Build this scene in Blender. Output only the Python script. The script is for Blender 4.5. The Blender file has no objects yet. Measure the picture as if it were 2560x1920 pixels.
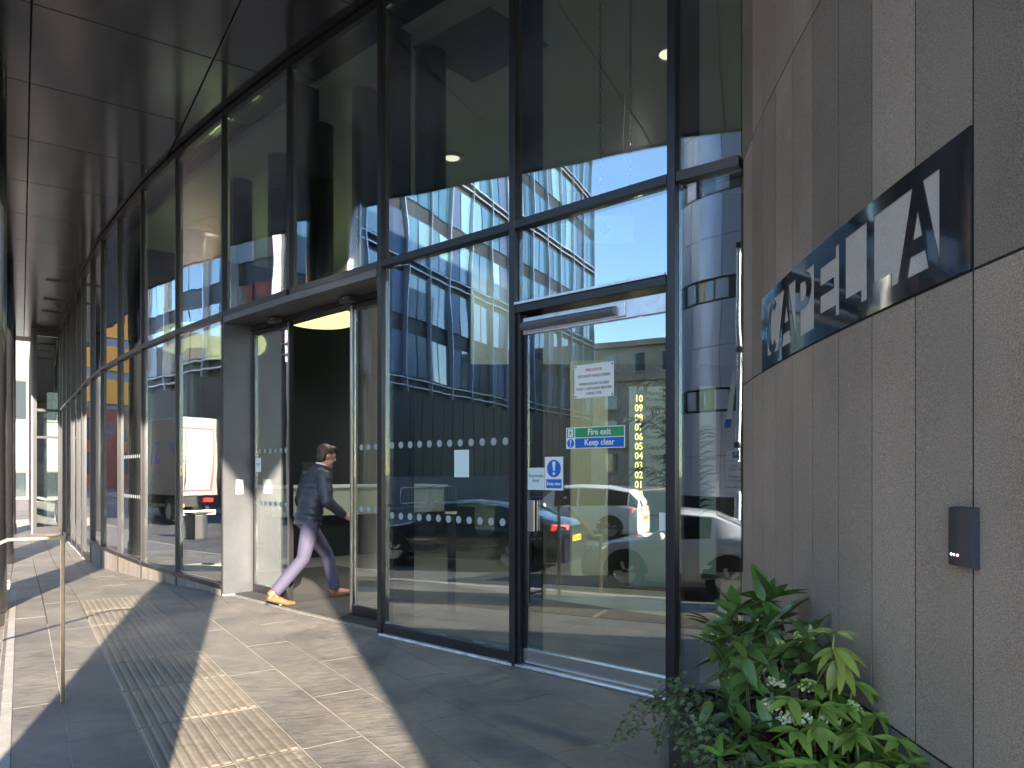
import bpy, bmesh, math, random
from mathutils import Vector, Matrix
random.seed(11)
sc = bpy.context.scene
COL = sc.collection
R = math.radians

# ------------------------------------------------------------ camera, sky, sun, exposure
cam = bpy.data.cameras.new('camera'); camo = bpy.data.objects.new('camera', cam); COL.objects.link(camo)
camo.location = (0, 0, 1.45); camo.rotation_euler = (R(90), 0, 0)
cam.sensor_width = 36; cam.lens = 36 * 1800 / 2560; cam.shift_y = 220 / 2560
cam.clip_start = 0.05; cam.clip_end = 2000
sc.camera = camo
SUN_AZ, SUN_EL = 160.0, 17.4
wd = bpy.data.worlds.new('World'); sc.world = wd; wd.use_nodes = True
nt = wd.node_tree; bgn = nt.nodes['Background']
sky = nt.nodes.new('ShaderNodeTexSky'); sky.sky_type = 'NISHITA'; sky.sun_disc = False
sky.sun_elevation = R(SUN_EL); sky.sun_rotation = R(SUN_AZ); sky.altitude = 50; sky.air_density = 1.0; sky.dust_density = 0.15; sky.ozone_density = 3.0
nt.links.new(sky.outputs[0], bgn.inputs[0]); bgn.inputs[1].default_value = 0.15
sl = bpy.data.lights.new('sun', 'SUN'); sl.energy = 4.3; sl.angle = R(0.53); sl.color = (1.0, 0.85, 0.66)
so = bpy.data.objects.new('sun', sl); COL.objects.link(so)
ce = math.cos(R(SUN_EL))
SUND = Vector((math.sin(R(SUN_AZ)) * ce, math.cos(R(SUN_AZ)) * ce, math.sin(R(SUN_EL))))
so.rotation_euler = (-SUND).to_track_quat('-Z', 'Y').to_euler(); so.location = (10, -30, 20)
sc.view_settings.view_transform = 'Standard'; sc.view_settings.look = 'None'
sc.view_settings.exposure = 2.75; sc.view_settings.gamma = 1
sc.render.engine = 'CYCLES'
sc.cycles.use_denoising = True
sc.cycles.max_bounces = 10; sc.cycles.glossy_bounces = 6; sc.cycles.transparent_max_bounces = 24
sc.cycles.diffuse_bounces = 4; sc.cycles.caustics_reflective = False; sc.cycles.caustics_refractive = False
sc.cycles.sample_clamp_indirect = 6

# ------------------------------------------------------------ frame of the street: u runs along it, v towards the building
TH = R(34.3); S_, C_ = math.sin(TH), math.cos(TH)
def W(u, v, z=0.0): return Vector((-S_ * u + C_ * v, C_ * u + S_ * v, z))
UM = Matrix(((-S_, C_, 0, 0), (C_, S_, 0, 0), (0, 0, 1, 0), (0, 0, 0, 1)))   # local (u,v,z) -> world
H = 1.45
F = [(1.366, 4.292), (1.02, 4.55), (0.02, 5.42), (-1.16, 6.43), (-2.28, 7.42), (-3.38, 8.47), (-4.42, 9.53), (-5.46, 10.66),
     (-6.45, 11.84), (-7.36, 12.95), (-8.27, 14.18), (-9.2, 15.45), (-10.1, 16.75), (-10.98, 17.98), (-11.86, 19.22), (-12.74, 20.46), (-13.5, 21.55)]
ZT, ZS = 3.30, 5.70
def zf(u): return -max(0.0, min(0.38, 0.05 * (u - 9.5)))

# ------------------------------------------------------------ node materials
def newmat(name):
    m = bpy.data.materials.new(name); m.use_nodes = True
    nt = m.node_tree; nt.nodes.clear()
    out = nt.nodes.new('ShaderNodeOutputMaterial')
    return m, nt, out
def N(nt, typ, **kw):
    n = nt.nodes.new(typ)
    for k, v in kw.items(): setattr(n, k, v)
    return n
def noise(nt, vec, scale, detail=3, rough=.55, dist=0):
    n = N(nt, 'ShaderNodeTexNoise'); n.inputs['Scale'].default_value = scale; n.inputs['Detail'].default_value = detail
    n.inputs['Roughness'].default_value = rough; n.inputs['Distortion'].default_value = dist
    nt.links.new(vec, n.inputs['Vector']); return n.outputs[0]
def maprange(nt, val, a, b, c, d):
    n = N(nt, 'ShaderNodeMapRange'); nt.links.new(val, n.inputs[0])
    for i, x in enumerate((a, b, c, d)): n.inputs[1 + i].default_value = x
    return n.outputs[0]
def mathn(nt, op, a, b):
    n = N(nt, 'ShaderNodeMath', operation=op)
    for i, x in enumerate((a, b)):
        if isinstance(x, (int, float)): n.inputs[i].default_value = x
        else: nt.links.new(x, n.inputs[i])
    return n.outputs[0]
def pbr(name, col, rough=.5, metal=0.0, var=(), bump=(), objvar=0.0, spec=.5, coat=0.0, stretch=None, rvar=0.0, col2=None, local=False, emis=None, trans=0):
    """col times (1 +- amount) noise for each (scale, amount) in var; bump = (scale, distance)"""
    m, nt, out = newmat(name)
    p = N(nt, 'ShaderNodeBsdfPrincipled'); nt.links.new(p.outputs[0], out.inputs[0])
    p.inputs['Roughness'].default_value = rough; p.inputs['Metallic'].default_value = metal
    p.inputs['Specular IOR Level'].default_value = spec; p.inputs['Coat Weight'].default_value = coat
    if local: vec = N(nt, 'ShaderNodeTexCoord').outputs['Object']
    else: vec = N(nt, 'ShaderNodeNewGeometry').outputs['Position']
    if stretch:
        mp = N(nt, 'ShaderNodeMapping'); mp.inputs['Scale'].default_value = stretch[0:3]
        if len(stretch) > 3: mp.inputs['Rotation'].default_value = (0, 0, stretch[3]); mp.vector_type = 'TEXTURE'; mp.inputs['Scale'].default_value = tuple(1 / s for s in stretch[0:3])
        nt.links.new(vec, mp.inputs[0]); vec = mp.outputs[0]
    fac = None
    first = None
    for sc_, am in var:
        nz = noise(nt, vec, sc_)
        if first is None: first = nz
        k = maprange(nt, nz, .3, .7, 1 - am, 1 + am)
        fac = k if fac is None else mathn(nt, 'MULTIPLY', fac, k)
    if objvar:
        oi = N(nt, 'ShaderNodeObjectInfo')
        k = maprange(nt, oi.outputs['Random'], 0, 1, 1 - objvar, 1 + objvar)
        fac = k if fac is None else mathn(nt, 'MULTIPLY', fac, k)
    if fac is not None:
        base = N(nt, 'ShaderNodeMix', data_type='RGBA')
        base.inputs[6].default_value = (*col, 1); base.inputs[7].default_value = (*(col2 or col), 1)
        if col2: nt.links.new(maprange(nt, first, .35, .65, 0, 1), base.inputs[0])
        mx = N(nt, 'ShaderNodeVectorMath', operation='SCALE'); nt.links.new(base.outputs[2], mx.inputs[0]); nt.links.new(fac, mx.inputs['Scale'])
        nt.links.new(mx.outputs[0], p.inputs['Base Color'])
        if rvar:
            nt.links.new(maprange(nt, first, .3, .7, rough - rvar, rough + rvar), p.inputs['Roughness'])
    else: p.inputs['Base Color'].default_value = (*col, 1)
    if bump:
        b = N(nt, 'ShaderNodeBump'); b.inputs['Distance'].default_value = bump[1]; b.inputs['Strength'].default_value = 1
        nt.links.new(noise(nt, vec, bump[0], 4), b.inputs['Height']); nt.links.new(b.outputs[0], p.inputs['Normal'])
    if emis:
        p.inputs['Emission Color'].default_value = (*emis[0], 1); p.inputs['Emission Strength'].default_value = emis[1]
    if trans: 
        t = N(nt, 'ShaderNodeBsdfTranslucent'); t.inputs[0].default_value = (col[0] * 1.6, col[1] * 1.6, col[2], 1)
        ms = N(nt, 'ShaderNodeMixShader'); ms.inputs[0].default_value = trans
        nt.links.new(p.outputs[0], ms.inputs[1]); nt.links.new(t.outputs[0], ms.inputs[2]); nt.links.new(ms.outputs[0], out.inputs[0])
    return m
def glassmat(name, tint=(.80, .86, .84), f0=.15, wav=.0020, gl=(.93, .97, 1.0)):
    m, nt, out = newmat(name)
    lw = N(nt, 'ShaderNodeLayerWeight'); lw.inputs[0].default_value = .5
    p5 = mathn(nt, 'POWER', lw.outputs['Facing'], 2.3)
    fac = maprange(nt, p5, 0, 1, f0, 1)
    tr = N(nt, 'ShaderNodeBsdfTransparent'); tr.inputs[0].default_value = (*tint, 1)
    g = N(nt, 'ShaderNodeBsdfGlossy'); g.inputs['Roughness'].default_value = 0.0; g.inputs['Color'].default_value = (*gl, 1)
    geo = N(nt, 'ShaderNodeNewGeometry'); oi = N(nt, 'ShaderNodeObjectInfo')
    ad = N(nt, 'ShaderNodeVectorMath', operation='ADD'); nt.links.new(geo.outputs['Position'], ad.inputs[0])
    k = mathn(nt, 'MULTIPLY', oi.outputs['Random'], 50.0); nt.links.new(k, ad.inputs[1])
    mp = N(nt, 'ShaderNodeMapping'); mp.inputs['Scale'].default_value = (1, 1, .55); nt.links.new(ad.outputs[0], mp.inputs[0])
    b = N(nt, 'ShaderNodeBump'); b.inputs['Distance'].default_value = wav; b.inputs['Strength'].default_value = 1
    nt.links.new(noise(nt, mp.outputs[0], 1.6, 1.5, .4), b.inputs['Height']); nt.links.new(b.outputs[0], g.inputs['Normal'])
    ms = N(nt, 'ShaderNodeMixShader'); nt.links.new(fac, ms.inputs[0]); nt.links.new(tr.outputs[0], ms.inputs[1]); nt.links.new(g.outputs[0], ms.inputs[2])
    nt.links.new(ms.outputs[0], out.inputs[0]); return m
def emat(name, col, s):
    m, nt, out = newmat(name); e = N(nt, 'ShaderNodeEmission'); e.inputs[0].default_value = (*col, 1); e.inputs[1].default_value = s
    nt.links.new(e.outputs[0], out.inputs[0]); return m
def leafmat(name, col, edge=None, edgew=.6, rib=None, spots=None, rough=.38):
    """leaf colour by the leaf's own x (along) and y (across); edge colour, pale midrib, spots"""
    m, nt, out = newmat(name)
    p = N(nt, 'ShaderNodeBsdfPrincipled'); p.inputs['Roughness'].default_value = rough
    tc = N(nt, 'ShaderNodeTexCoord'); oi = N(nt, 'ShaderNodeObjectInfo')
    sx = N(nt, 'ShaderNodeSeparateXYZ'); nt.links.new(tc.outputs['UV'], sx.inputs[0])
    ay = mathn(nt, 'ABSOLUTE', mathn(nt, 'SUBTRACT', sx.outputs[1], .5), 0)
    nz = noise(nt, tc.outputs['UV'], 5, 3)
    cur = N(nt, 'ShaderNodeMix', data_type='RGBA'); cur.inputs[6].default_value = (*[c * .72 for c in col], 1); cur.inputs[7].default_value = (*[min(1, c * 1.35) for c in col], 1)
    rnd = mathn(nt, 'MULTIPLY', mathn(nt, 'ADD', oi.outputs['Random'], nz), .5); nt.links.new(rnd, cur.inputs[0]); o = cur.outputs[2]
    def mixin(o, fac, c):
        mx = N(nt, 'ShaderNodeMix', data_type='RGBA'); nt.links.new(fac, mx.inputs[0]); nt.links.new(o, mx.inputs[6]); mx.inputs[7].default_value = (*c, 1); return mx.outputs[2]
    if spots:
        s = noise(nt, tc.outputs['UV'], 22, 1); o = mixin(o, maprange(nt, s, .66, .69, 0, 1), spots)
    if edge:
        e = mathn(nt, 'ADD', ay, mathn(nt, 'MULTIPLY', nz, .16)); o = mixin(o, maprange(nt, e, edgew * .5, edgew * .5 + .08, 0, 1), edge)
    if rib: o = mixin(o, maprange(nt, ay, .015, .045, 1, 0), rib)
    nt.links.new(o, p.inputs['Base Color'])
    t = N(nt, 'ShaderNodeBsdfTranslucent'); nt.links.new(o, t.inputs[0])
    ms = N(nt, 'ShaderNodeMixShader'); ms.inputs[0].default_value = .22
    nt.links.new(p.outputs[0], ms.inputs[1]); nt.links.new(t.outputs[0], ms.inputs[2]); nt.links.new(ms.outputs[0], out.inputs[0]); return m

def pavemat(name, col, warm):
    m, nt, out = newmat(name)
    p = N(nt, 'ShaderNodeBsdfPrincipled'); nt.links.new(p.outputs[0], out.inputs[0]); p.inputs['Specular IOR Level'].default_value = .45
    vec = N(nt, 'ShaderNodeNewGeometry').outputs['Position']
    mp = N(nt, 'ShaderNodeMapping'); mp.vector_type = 'TEXTURE'; mp.inputs['Rotation'].default_value = (0, 0, R(14)); mp.inputs['Scale'].default_value = (.30, .075, 1); nt.links.new(vec, mp.inputs[0])
    a = noise(nt, vec, 1.3, 5, .62); b = noise(nt, mp.outputs[0], 2.2, 6, .7, .6); c = noise(nt, vec, 260, 2, .7); d = noise(nt, vec, 46, 2)
    oi = N(nt, 'ShaderNodeObjectInfo')
    f_ = mathn(nt, 'MULTIPLY', maprange(nt, a, .3, .7, .78, 1.22), maprange(nt, b, .30, .70, .64, 1.42))
    f_ = mathn(nt, 'MULTIPLY', f_, maprange(nt, c, .3, .7, .72, 1.28)); f_ = mathn(nt, 'MULTIPLY', f_, maprange(nt, oi.outputs['Random'], 0, 1, .95, 1.05))
    mx = N(nt, 'ShaderNodeMix', data_type='RGBA'); mx.inputs[6].default_value = (*col, 1); mx.inputs[7].default_value = (*warm, 1); nt.links.new(maprange(nt, a, .35, .65, 0, 1), mx.inputs[0])
    sca = N(nt, 'ShaderNodeVectorMath', operation='SCALE'); nt.links.new(mx.outputs[2], sca.inputs[0]); nt.links.new(f_, sca.inputs['Scale'])
    sp = maprange(nt, d, .74, .78, 0, 1)       # pale spots of gum and grit
    m2 = N(nt, 'ShaderNodeMix', data_type='RGBA'); nt.links.new(sp, m2.inputs[0]); nt.links.new(sca.outputs[0], m2.inputs[6]); m2.inputs[7].default_value = (.34, .33, .31, 1)
    st = noise(nt, vec, 9, 2); dk = maprange(nt, st, .70, .78, 0, .6)
    m3 = N(nt, 'ShaderNodeMix', data_type='RGBA'); nt.links.new(dk, m3.inputs[0]); nt.links.new(m2.outputs[2], m3.inputs[6]); m3.inputs[7].default_value = (.03, .028, .028, 1)
    nt.links.new(m3.outputs[2], p.inputs['Base Color'])
    nt.links.new(maprange(nt, b, .3, .7, .42, .7), p.inputs['Roughness'])
    bp = N(nt, 'ShaderNodeBump'); bp.inputs['Distance'].default_value = .004; bp.inputs['Strength'].default_value = .8
    hh = mathn(nt, 'ADD', mathn(nt, 'MULTIPLY', b, .9), mathn(nt, 'MULTIPLY', c, .25)); nt.links.new(hh, bp.inputs['Height']); nt.links.new(bp.outputs[0], p.inputs['Normal'])
    return m

M = {}
M['paving'] = pavemat('paving stone', (.136, .128, .122), (.160, .146, .128))
M['tactile'] = pavemat('tactile stone', (.165, .146, .122), (.19, .165, .13))
M['mortar'] = pbr('pale mortar', (.42, .38, .32), .9, var=((3, .25), (60, .2)))
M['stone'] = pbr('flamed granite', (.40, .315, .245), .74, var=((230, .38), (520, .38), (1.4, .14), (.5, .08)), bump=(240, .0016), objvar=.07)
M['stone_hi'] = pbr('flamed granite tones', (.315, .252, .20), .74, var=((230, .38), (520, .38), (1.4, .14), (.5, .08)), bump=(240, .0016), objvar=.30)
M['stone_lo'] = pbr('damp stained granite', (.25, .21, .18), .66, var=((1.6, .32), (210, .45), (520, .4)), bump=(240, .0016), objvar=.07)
M['sign_dark'] = pbr('polished black granite', (.028, .031, .036), .07, var=((300, .5),), spec=.9, coat=.6)
M['sign_light'] = pbr('sawn pale granite', (.62, .56, .50), .8, var=((260, .28), (700, .25)), bump=(300, .001))
M['joint'] = pbr('black joint', (.012, .012, .013), .8)
M['frame'] = pbr('anthracite aluminium', (.027, .027, .031), .34, .35, var=((2, .12),), spec=.5)
M['frame_in'] = pbr('inner mullion steel', (.018, .019, .022), .4, .2)
M['reveal'] = pbr('grey metal cladding', (.095, .099, .110), .38, .25, var=((1.5, .12), (18, .06)), bump=(3, .001))
M['soffit'] = pbr('satin soffit metal', (.104, .106, .116), .17, .75, var=((.8, .12),), objvar=.06, bump=(1.3, .0014), spec=.5)
M['black'] = pbr('black void', (.006, .006, .007), .7)
M['column'] = pbr('column cladding', (.12, .122, .13), .16, .7, var=((1.5, .1),))
M['steel'] = pbr('brushed stainless', (.56, .55, .53), .28, 1.0, var=((40, .08),), stretch=(1, 1, 30))
M['alu'] = pbr('worn silver aluminium', (.62, .63, .66), .36, .85, var=((9, .12), (60, .08)))
M['rail'] = pbr('bronze steel handrail', (.40, .335, .26), .30, 1.0, var=((20, .1),))
M['concrete'] = pbr('stained concrete plinth', (.19, .165, .14), .85, var=((2.2, .35), (30, .2)), stretch=(3, 3, .6), bump=(60, .002))
M['sealant'] = pbr('pale sealant', (.50, .50, .50), .8, var=((12, .3), (70, .2)))
M['nosing'] = pbr('pale nosing strip', (.30, .285, .26), .7, var=((6, .15), (160, .25)))
M['glass'] = glassmat('facade glass', f0=.20)
M['glass_door'] = glassmat('door glass', (.88, .93, .89), .16, .0010)
M['white'] = pbr('white sheet', (.72, .73, .72), .55)
M['pale_film'] = pbr('pale blue sheet', (.55, .66, .68), .5)
M['dot'] = pbr('frosted dot', (.27, .31, .31), .6)
M['green'] = pbr('sign green', (.03, .27, .10), .4)
M['blue'] = pbr('sign blue', (.008, .12, .50), .4)
M['red'] = pbr('print red', (.55, .03, .04), .5)
M['ink'] = pbr('print black', (.02, .02, .022), .6)
M['plastic_dark'] = pbr('charcoal plastic', (.045, .045, .05), .42, bump=(500, .0006))
M['planter'] = pbr('black planter metal', (.018, .019, .022), .38, .3, var=((3, .2),))
M['soil'] = pbr('soil', (.03, .022, .016), .95, var=((20, .4),), bump=(40, .02))
# interior
M['in_floor'] = pbr('pale lobby stone', (.20, .20, .18), .32, var=((1.2, .1), (30, .08)))
M['in_mat'] = pbr('dark entrance matting', (.035, .033, .032), .9, var=((300, .5), (1, .15)))
M['in_ceil'] = pbr('lobby ceiling board', (.66, .74, .70), .7)
M['in_dark'] = pbr('dark lobby panelling', (.012, .017, .019), .32, var=((1.3, .2),))
M['in_wood'] = pbr('dark walnut panelling', (.05, .042, .034), .4, var=((2, .25),), stretch=(6, 6, .6))
M['in_pale'] = pbr('olive lit plaster', (.40, .41, .28), .7)  # olive tint of the lobby light is put into the colour
M['in_grey'] = pbr('pale grey bulkhead', (.22, .26, .25), .7)
M['in_board'] = pbr('teal directory board', (.27, .36, .35), .28)
M['desk'] = pbr('cream desk', (.50, .50, .40), .4)
M['ring'] = pbr('glowing diffuser', (.6, .62, .3), .6, emis=((.80, .83, .36), .22))
M['numbers'] = emat('lit numerals', (1.0, .78, .30), .5)
M['lamp'] = emat('lit lamp', (1.0, .90, .68), .35)
# street
M['asphalt'] = pbr('asphalt', (.075, .074, .076), .75, var=((.6, .25), (60, .3)), bump=(80, .006))
M['setts'] = pbr('granite setts pavement', (.14, .13, .125), .6, var=((.8, .25), (14, .3)), bump=(16, .006))
M['kerb'] = pbr('granite kerb', (.25, .235, .215), .7, var=((4, .2), (80, .2)))
M['A_glass'] = pbr('office window glass', (.03, .085, .13), .03, 0.0, spec=1.0, coat=1.0, objvar=.25)  # blue of the reflected sky is put into the base colour
M['A_blind'] = pbr('window with pale blind', (.16, .30, .38), .14, 0, spec=.8, coat=.6, objvar=.3)
M['A_clad'] = pbr('blue grey cladding', (.065, .10, .18), .35, .4, objvar=.15)
M['A_dark'] = pbr('dark base cladding', (.012, .015, .022), .45, .2, objvar=.2)
M['A_fin'] = pbr('pale fin', (.52, .56, .62), .3, .5)
M['B_panel'] = pbr('pearl metal panel', (.60, .62, .70), .32, .35, objvar=.04)
M['sandstone'] = pbr('old sandstone', (.34, .27, .19), .85, var=((.25, .25), (2, .2)), bump=(3, .03))
M['redbrick'] = pbr('red brick', (.36, .09, .045), .85, var=((6, .2), (.5, .15)))
M['orange'] = pbr('orange cladding', (.85, .29, .03), .6, objvar=.1)
M['wallwhite'] = pbr('white render', (.22, .218, .21), .7, var=((.6, .08),))
M['pale_win'] = pbr('pale blue panel', (.26, .33, .42), .3)
M['win'] = pbr('dark window', (.04, .055, .065), .06, spec=1, coat=.6)
M['tyre'] = pbr('tyre rubber', (.018, .018, .019), .8)
M['rim'] = pbr('alloy rim', (.42, .43, .45), .28, .9)
M['carwhite'] = pbr('white car paint', (.84, .85, .86), .22, 0, coat=1)
M['carblack'] = pbr('dark blue car paint', (.006, .009, .02), .16, .2, coat=1)
M['carglass'] = pbr('car glass', (.015, .022, .026), .03, spec=1, coat=.8)
M['lens_red'] = pbr('red lamp lens', (.45, .015, .012), .2, coat=1, emis=((1, .05, .03), .25))
M['lens'] = pbr('clear lamp lens', (.6, .62, .65), .1, coat=1)
M['plate_y'] = pbr('yellow plate', (.75, .52, .03), .45)
M['truckbody'] = pbr('truck body panel', (.22, .21, .19), .45, var=((.8, .1), (5, .06)), stretch=(1, 1, .25))
M['logo'] = pbr('logo blue', (.03, .16, .42), .5)
M['bark'] = pbr('pale bark', (.30, .27, .24), .9, var=((6, .3),))
# people
M['skin'] = pbr('skin', (.50, .27, .20), .5, var=((8, .06),))
M['hair'] = pbr('brown hair', (.055, .028, .016), .55, var=((60, .3),))
M['jacket'] = pbr('navy quilted nylon', (.024, .026, .042), .55, spec=.6, var=((5, .1),), bump=(14, .004))
M['trousers'] = pbr('blue grey wool', (.050, .046, .085), .8, var=((3, .08),), bump=(9, .006))
M['shoe'] = pbr('tan leather', (.20, .095, .042), .4, var=((12, .15),))
M['sole'] = pbr('shoe sole', (.05, .04, .035), .7)
# plants
M['lf_aucuba'] = leafmat('spotted laurel leaf', (.07, .15, .024), spots=(.42, .44, .12), rib=(.09, .15, .05), rough=.26)
M['lf_skim'] = leafmat('dark skimmia leaf', (.095, .155, .036), rib=(.06, .11, .045), rough=.34)
M['lf_rhodo'] = leafmat('rhododendron leaf', (.22, .30, .05), rib=(.20, .28, .09), rough=.36)
M['lf_rhodo_y'] = leafmat('yellowed rhododendron leaf', (.30, .38, .065), edge=(.36, .34, .10), edgew=.72, rib=(.32, .38, .12), rough=.36)
M['lf_var'] = leafmat('white edged leaf', (.10, .19, .075), edge=(.62, .66, .52), edgew=.55)
M['lf_red'] = leafmat('wine red leaf', (.13, .022, .03), rough=.3)
M['lf_lime'] = leafmat('fresh green leaf', (.13, .23, .03), rib=(.2, .28, .07))
M['lf_ivy'] = leafmat('ivy leaf', (.125, .18, .06), rib=(.16, .20, .12))
M['lf_palm'] = leafmat('palm leaflet', (.030, .038, .018), rough=.7)
M['stem_g'] = pbr('green stem', (.20, .24, .05), .6)
M['stem_b'] = pbr('brown stem', (.12, .07, .045), .8)
M['flower'] = pbr('cream flower bud', (.60, .58, .34), .6, objvar=.15)
M['flower_g'] = pbr('green flower bud', (.40, .46, .15), .6)

# ------------------------------------------------------------ mesh building
class MB:
    def __init__(s, T=None): s.v = []; s.f = []; s.T = T; s.uv = None
    def add(s, vs, fs):
        b = len(s.v)
        s.v += [tuple(s.T @ Vector(p)) if s.T else tuple(p) for p in vs]
        s.f += [tuple(b + i for i in f) for f in fs]; return s
    def hexa(s, p):   # 8 points: bottom 4 ccw then top 4
        return s.add(p, [(3, 2, 1, 0), (4, 5, 6, 7), (0, 1, 5, 4), (1, 2, 6, 5), (2, 3, 7, 6), (3, 0, 4, 7)])
    def box(s, x0, x1, y0, y1, z0, z1):
        return s.hexa([(x0, y0, z0), (x1, y0, z0), (x1, y1, z0), (x0, y1, z0), (x0, y0, z1), (x1, y0, z1), (x1, y1, z1), (x0, y1, z1)])
    def prism(s, poly, z0, z1):
        n = len(poly); vs = [(x, y, z0) for x, y in poly] + [(x, y, z1) for x, y in poly]
        return s.add(vs, [tuple(reversed(range(n))), tuple(range(n, 2 * n))] + [(i, (i + 1) % n, n + (i + 1) % n, n + i) for i in range(n)])
    def lathe(s, prof, n=24, c=(0, 0, 0), a0=0, a1=2 * math.pi):
        full = abs(a1 - a0 - 2 * math.pi) < 1e-6; m = n if full else n + 1; vs = []
        for r, z in prof:
            for k in range(m):
                a = a0 + (a1 - a0) * k / n; vs.append((c[0] + r * math.cos(a), c[1] + r * math.sin(a), c[2] + z))
        fs = []
        for j in range(len(prof) - 1):
            for k in range(n):
                k2 = (k + 1) % m; fs.append((j * m + k, j * m + k2, (j + 1) * m + k2, (j + 1) * m + k))
        if full:
            if prof[0][0] > 1e-6: fs.append(tuple(reversed(range(m))))
            if prof[-1][0] > 1e-6: fs.append(tuple((len(prof) - 1) * m + k for k in range(m)))
        return s.add(vs, fs)
    def tube(s, pts, r, n=8, side=None, cap=True):
        """r: number, list of numbers or list of (a,b); side: preferred direction of the a axis"""
        pts = [Vector(p) for p in pts]; L = len(pts); vs = []; prev = None
        for i, p in enumerate(pts):
            t = (pts[min(i + 1, L - 1)] - pts[max(i - 1, 0)]).normalized()
            if side is not None: a = Vector(side); a = (a - t * a.dot(t))
            elif prev is None: a = t.orthogonal()
            else: a = prev - t * prev.dot(t)
            if a.length < 1e-5: a = t.orthogonal()
            a.normalize(); prev = a; b = t.cross(a)
            rr = r[i] if isinstance(r, (list, tuple)) else r
            ra, rb = rr if isinstance(rr, (list, tuple)) else (rr, rr)
            for k in range(n):
                an = 2 * math.pi * k / n; vs.append(p + a * (ra * math.cos(an)) + b * (rb * math.sin(an)))
        fs = [(i * n + k, i * n + (k + 1) % n, (i + 1) * n + (k + 1) % n, (i + 1) * n + k) for i in range(L - 1) for k in range(n)]
        if cap: fs += [tuple(reversed(range(n))), tuple((L - 1) * n + k for k in range(n))]
        return s.add(vs, fs)
    def ball(s, c, r, n=10, m=6, sc=(1, 1, 1)):
        vs = [(c[0], c[1], c[2] - r * sc[2])]
        for j in range(1, m):
            ph = -math.pi / 2 + math.pi * j / m
            for k in range(n):
                a = 2 * math.pi * k / n; vs.append((c[0] + r * sc[0] * math.cos(ph) * math.cos(a), c[1] + r * sc[1] * math.cos(ph) * math.sin(a), c[2] + r * sc[2] * math.sin(ph)))
        vs.append((c[0], c[1], c[2] + r * sc[2])); fs = [(0, 1 + (k + 1) % n, 1 + k) for k in range(n)]
        for j in range(m - 2):
            for k in range(n): fs.append((1 + j * n + k, 1 + j * n + (k + 1) % n, 1 + (j + 1) * n + (k + 1) % n, 1 + (j + 1) * n + k))
        e = len(vs) - 1; b = 1 + (m - 2) * n
        return s.add(vs, fs + [(b + k, b + (k + 1) % n, e) for k in range(n)])
    def mesh(s, name, mat=None, smooth=None, bevel=0):
        me = bpy.data.meshes.new(name); me.from_pydata(s.v, [], s.f)
        if bevel:
            bm = bmesh.new(); bm.from_mesh(me)
            bmesh.ops.bevel(bm, geom=[e for e in bm.edges if e.is_manifold and e.calc_face_angle(0) > .5], offset=bevel, segments=2, affect='EDGES', profile=.6, clamp_overlap=True)
            bm.to_mesh(me); bm.free()
        if smooth is not None:
            me.polygons.foreach_set('use_smooth', [True] * len(me.polygons)); me.set_sharp_from_angle(angle=R(smooth))
        if mat: me.materials.append(M[mat] if isinstance(mat, str) else mat)
        me.update(); return me
    def build(s, name, mat, parent=None, smooth=None, bevel=0):
        return link(name, s.mesh(name, mat, smooth, bevel), parent)
def link(name, me, parent=None, mw=None):
    o = bpy.data.objects.new(name, me); COL.objects.link(o)
    if parent is not None:
        o.parent = parent
        base = parent
        off = Vector(parent.location)
        if parent.parent is not None: off = off + Vector(parent.parent.location)
        if parent.type == 'EMPTY': o.matrix_parent_inverse = Matrix.Translation(-Vector(parent.location))
    if mw is not None: o.matrix_basis = mw
    return o
def tag(o, label=None, cat=None, group=None, kind=None):
    if label: o['label'] = label
    if cat: o['category'] = cat
    if group: o['group'] = group
    if kind: o['kind'] = kind
    return o
def thing(name, label, cat, loc=(0, 0, 0), group=None):
    o = bpy.data.objects.new(name, None); COL.objects.link(o); o.location = loc; o.empty_display_size = .2
    return tag(o, label, cat, group)
def text(name, body, size, MX, mat, parent, bold=0.0, ext=.0004, align='CENTER', sx=1.0, spacing=1.0):
    cu = bpy.data.curves.new(name, 'FONT'); cu.body = body; cu.size = size; cu.extrude = ext; cu.offset = bold
    cu.align_x = align; cu.align_y = 'CENTER'; cu.space_line = spacing; cu.resolution_u = 3
    ob = bpy.data.objects.new(name, cu); COL.objects.link(ob)
    dg = bpy.context.evaluated_depsgraph_get(); me = bpy.data.meshes.new_from_object(ob.evaluated_get(dg))
    bpy.data.objects.remove(ob); bpy.data.curves.remove(cu)
    me.transform(MX @ Matrix.Diagonal((sx, 1, 1, 1))); me.materials.clear(); me.materials.append(M[mat])
    return link(name, me, parent)
class Seg:
    """one bay of the facade: s along from F[i], d inwards, z up"""
    def __init__(s, i, A=None, B=None):
        A = Vector(A or F[i]); B = Vector(B or F[i + 1]); s.A = A; s.t = (B - A).normalized(); s.L = (B - A).length
        s.n = Vector((s.t.y, -s.t.x)); 
        if s.n.y < 0: s.n = -s.n
        s.T = Matrix(((s.t.x, s.n.x, 0, A.x), (s.t.y, s.n.y, 0, A.y), (0, 0, 1, 0), (0, 0, 0, 1)))
    def p(s, a, d, z): return s.T @ Vector((a, d, z))
    def face(s, a, d, z):   # text plane seen from outside: x to the viewer's right, y up
        o = s.p(a, d, z); t, n = s.t, s.n
        return Matrix(((-t.x, 0, -n.x, o.x), (-t.y, 0, -n.y, o.y), (0, 1, 0, o.z), (0, 0, 0, 1)))
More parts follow.
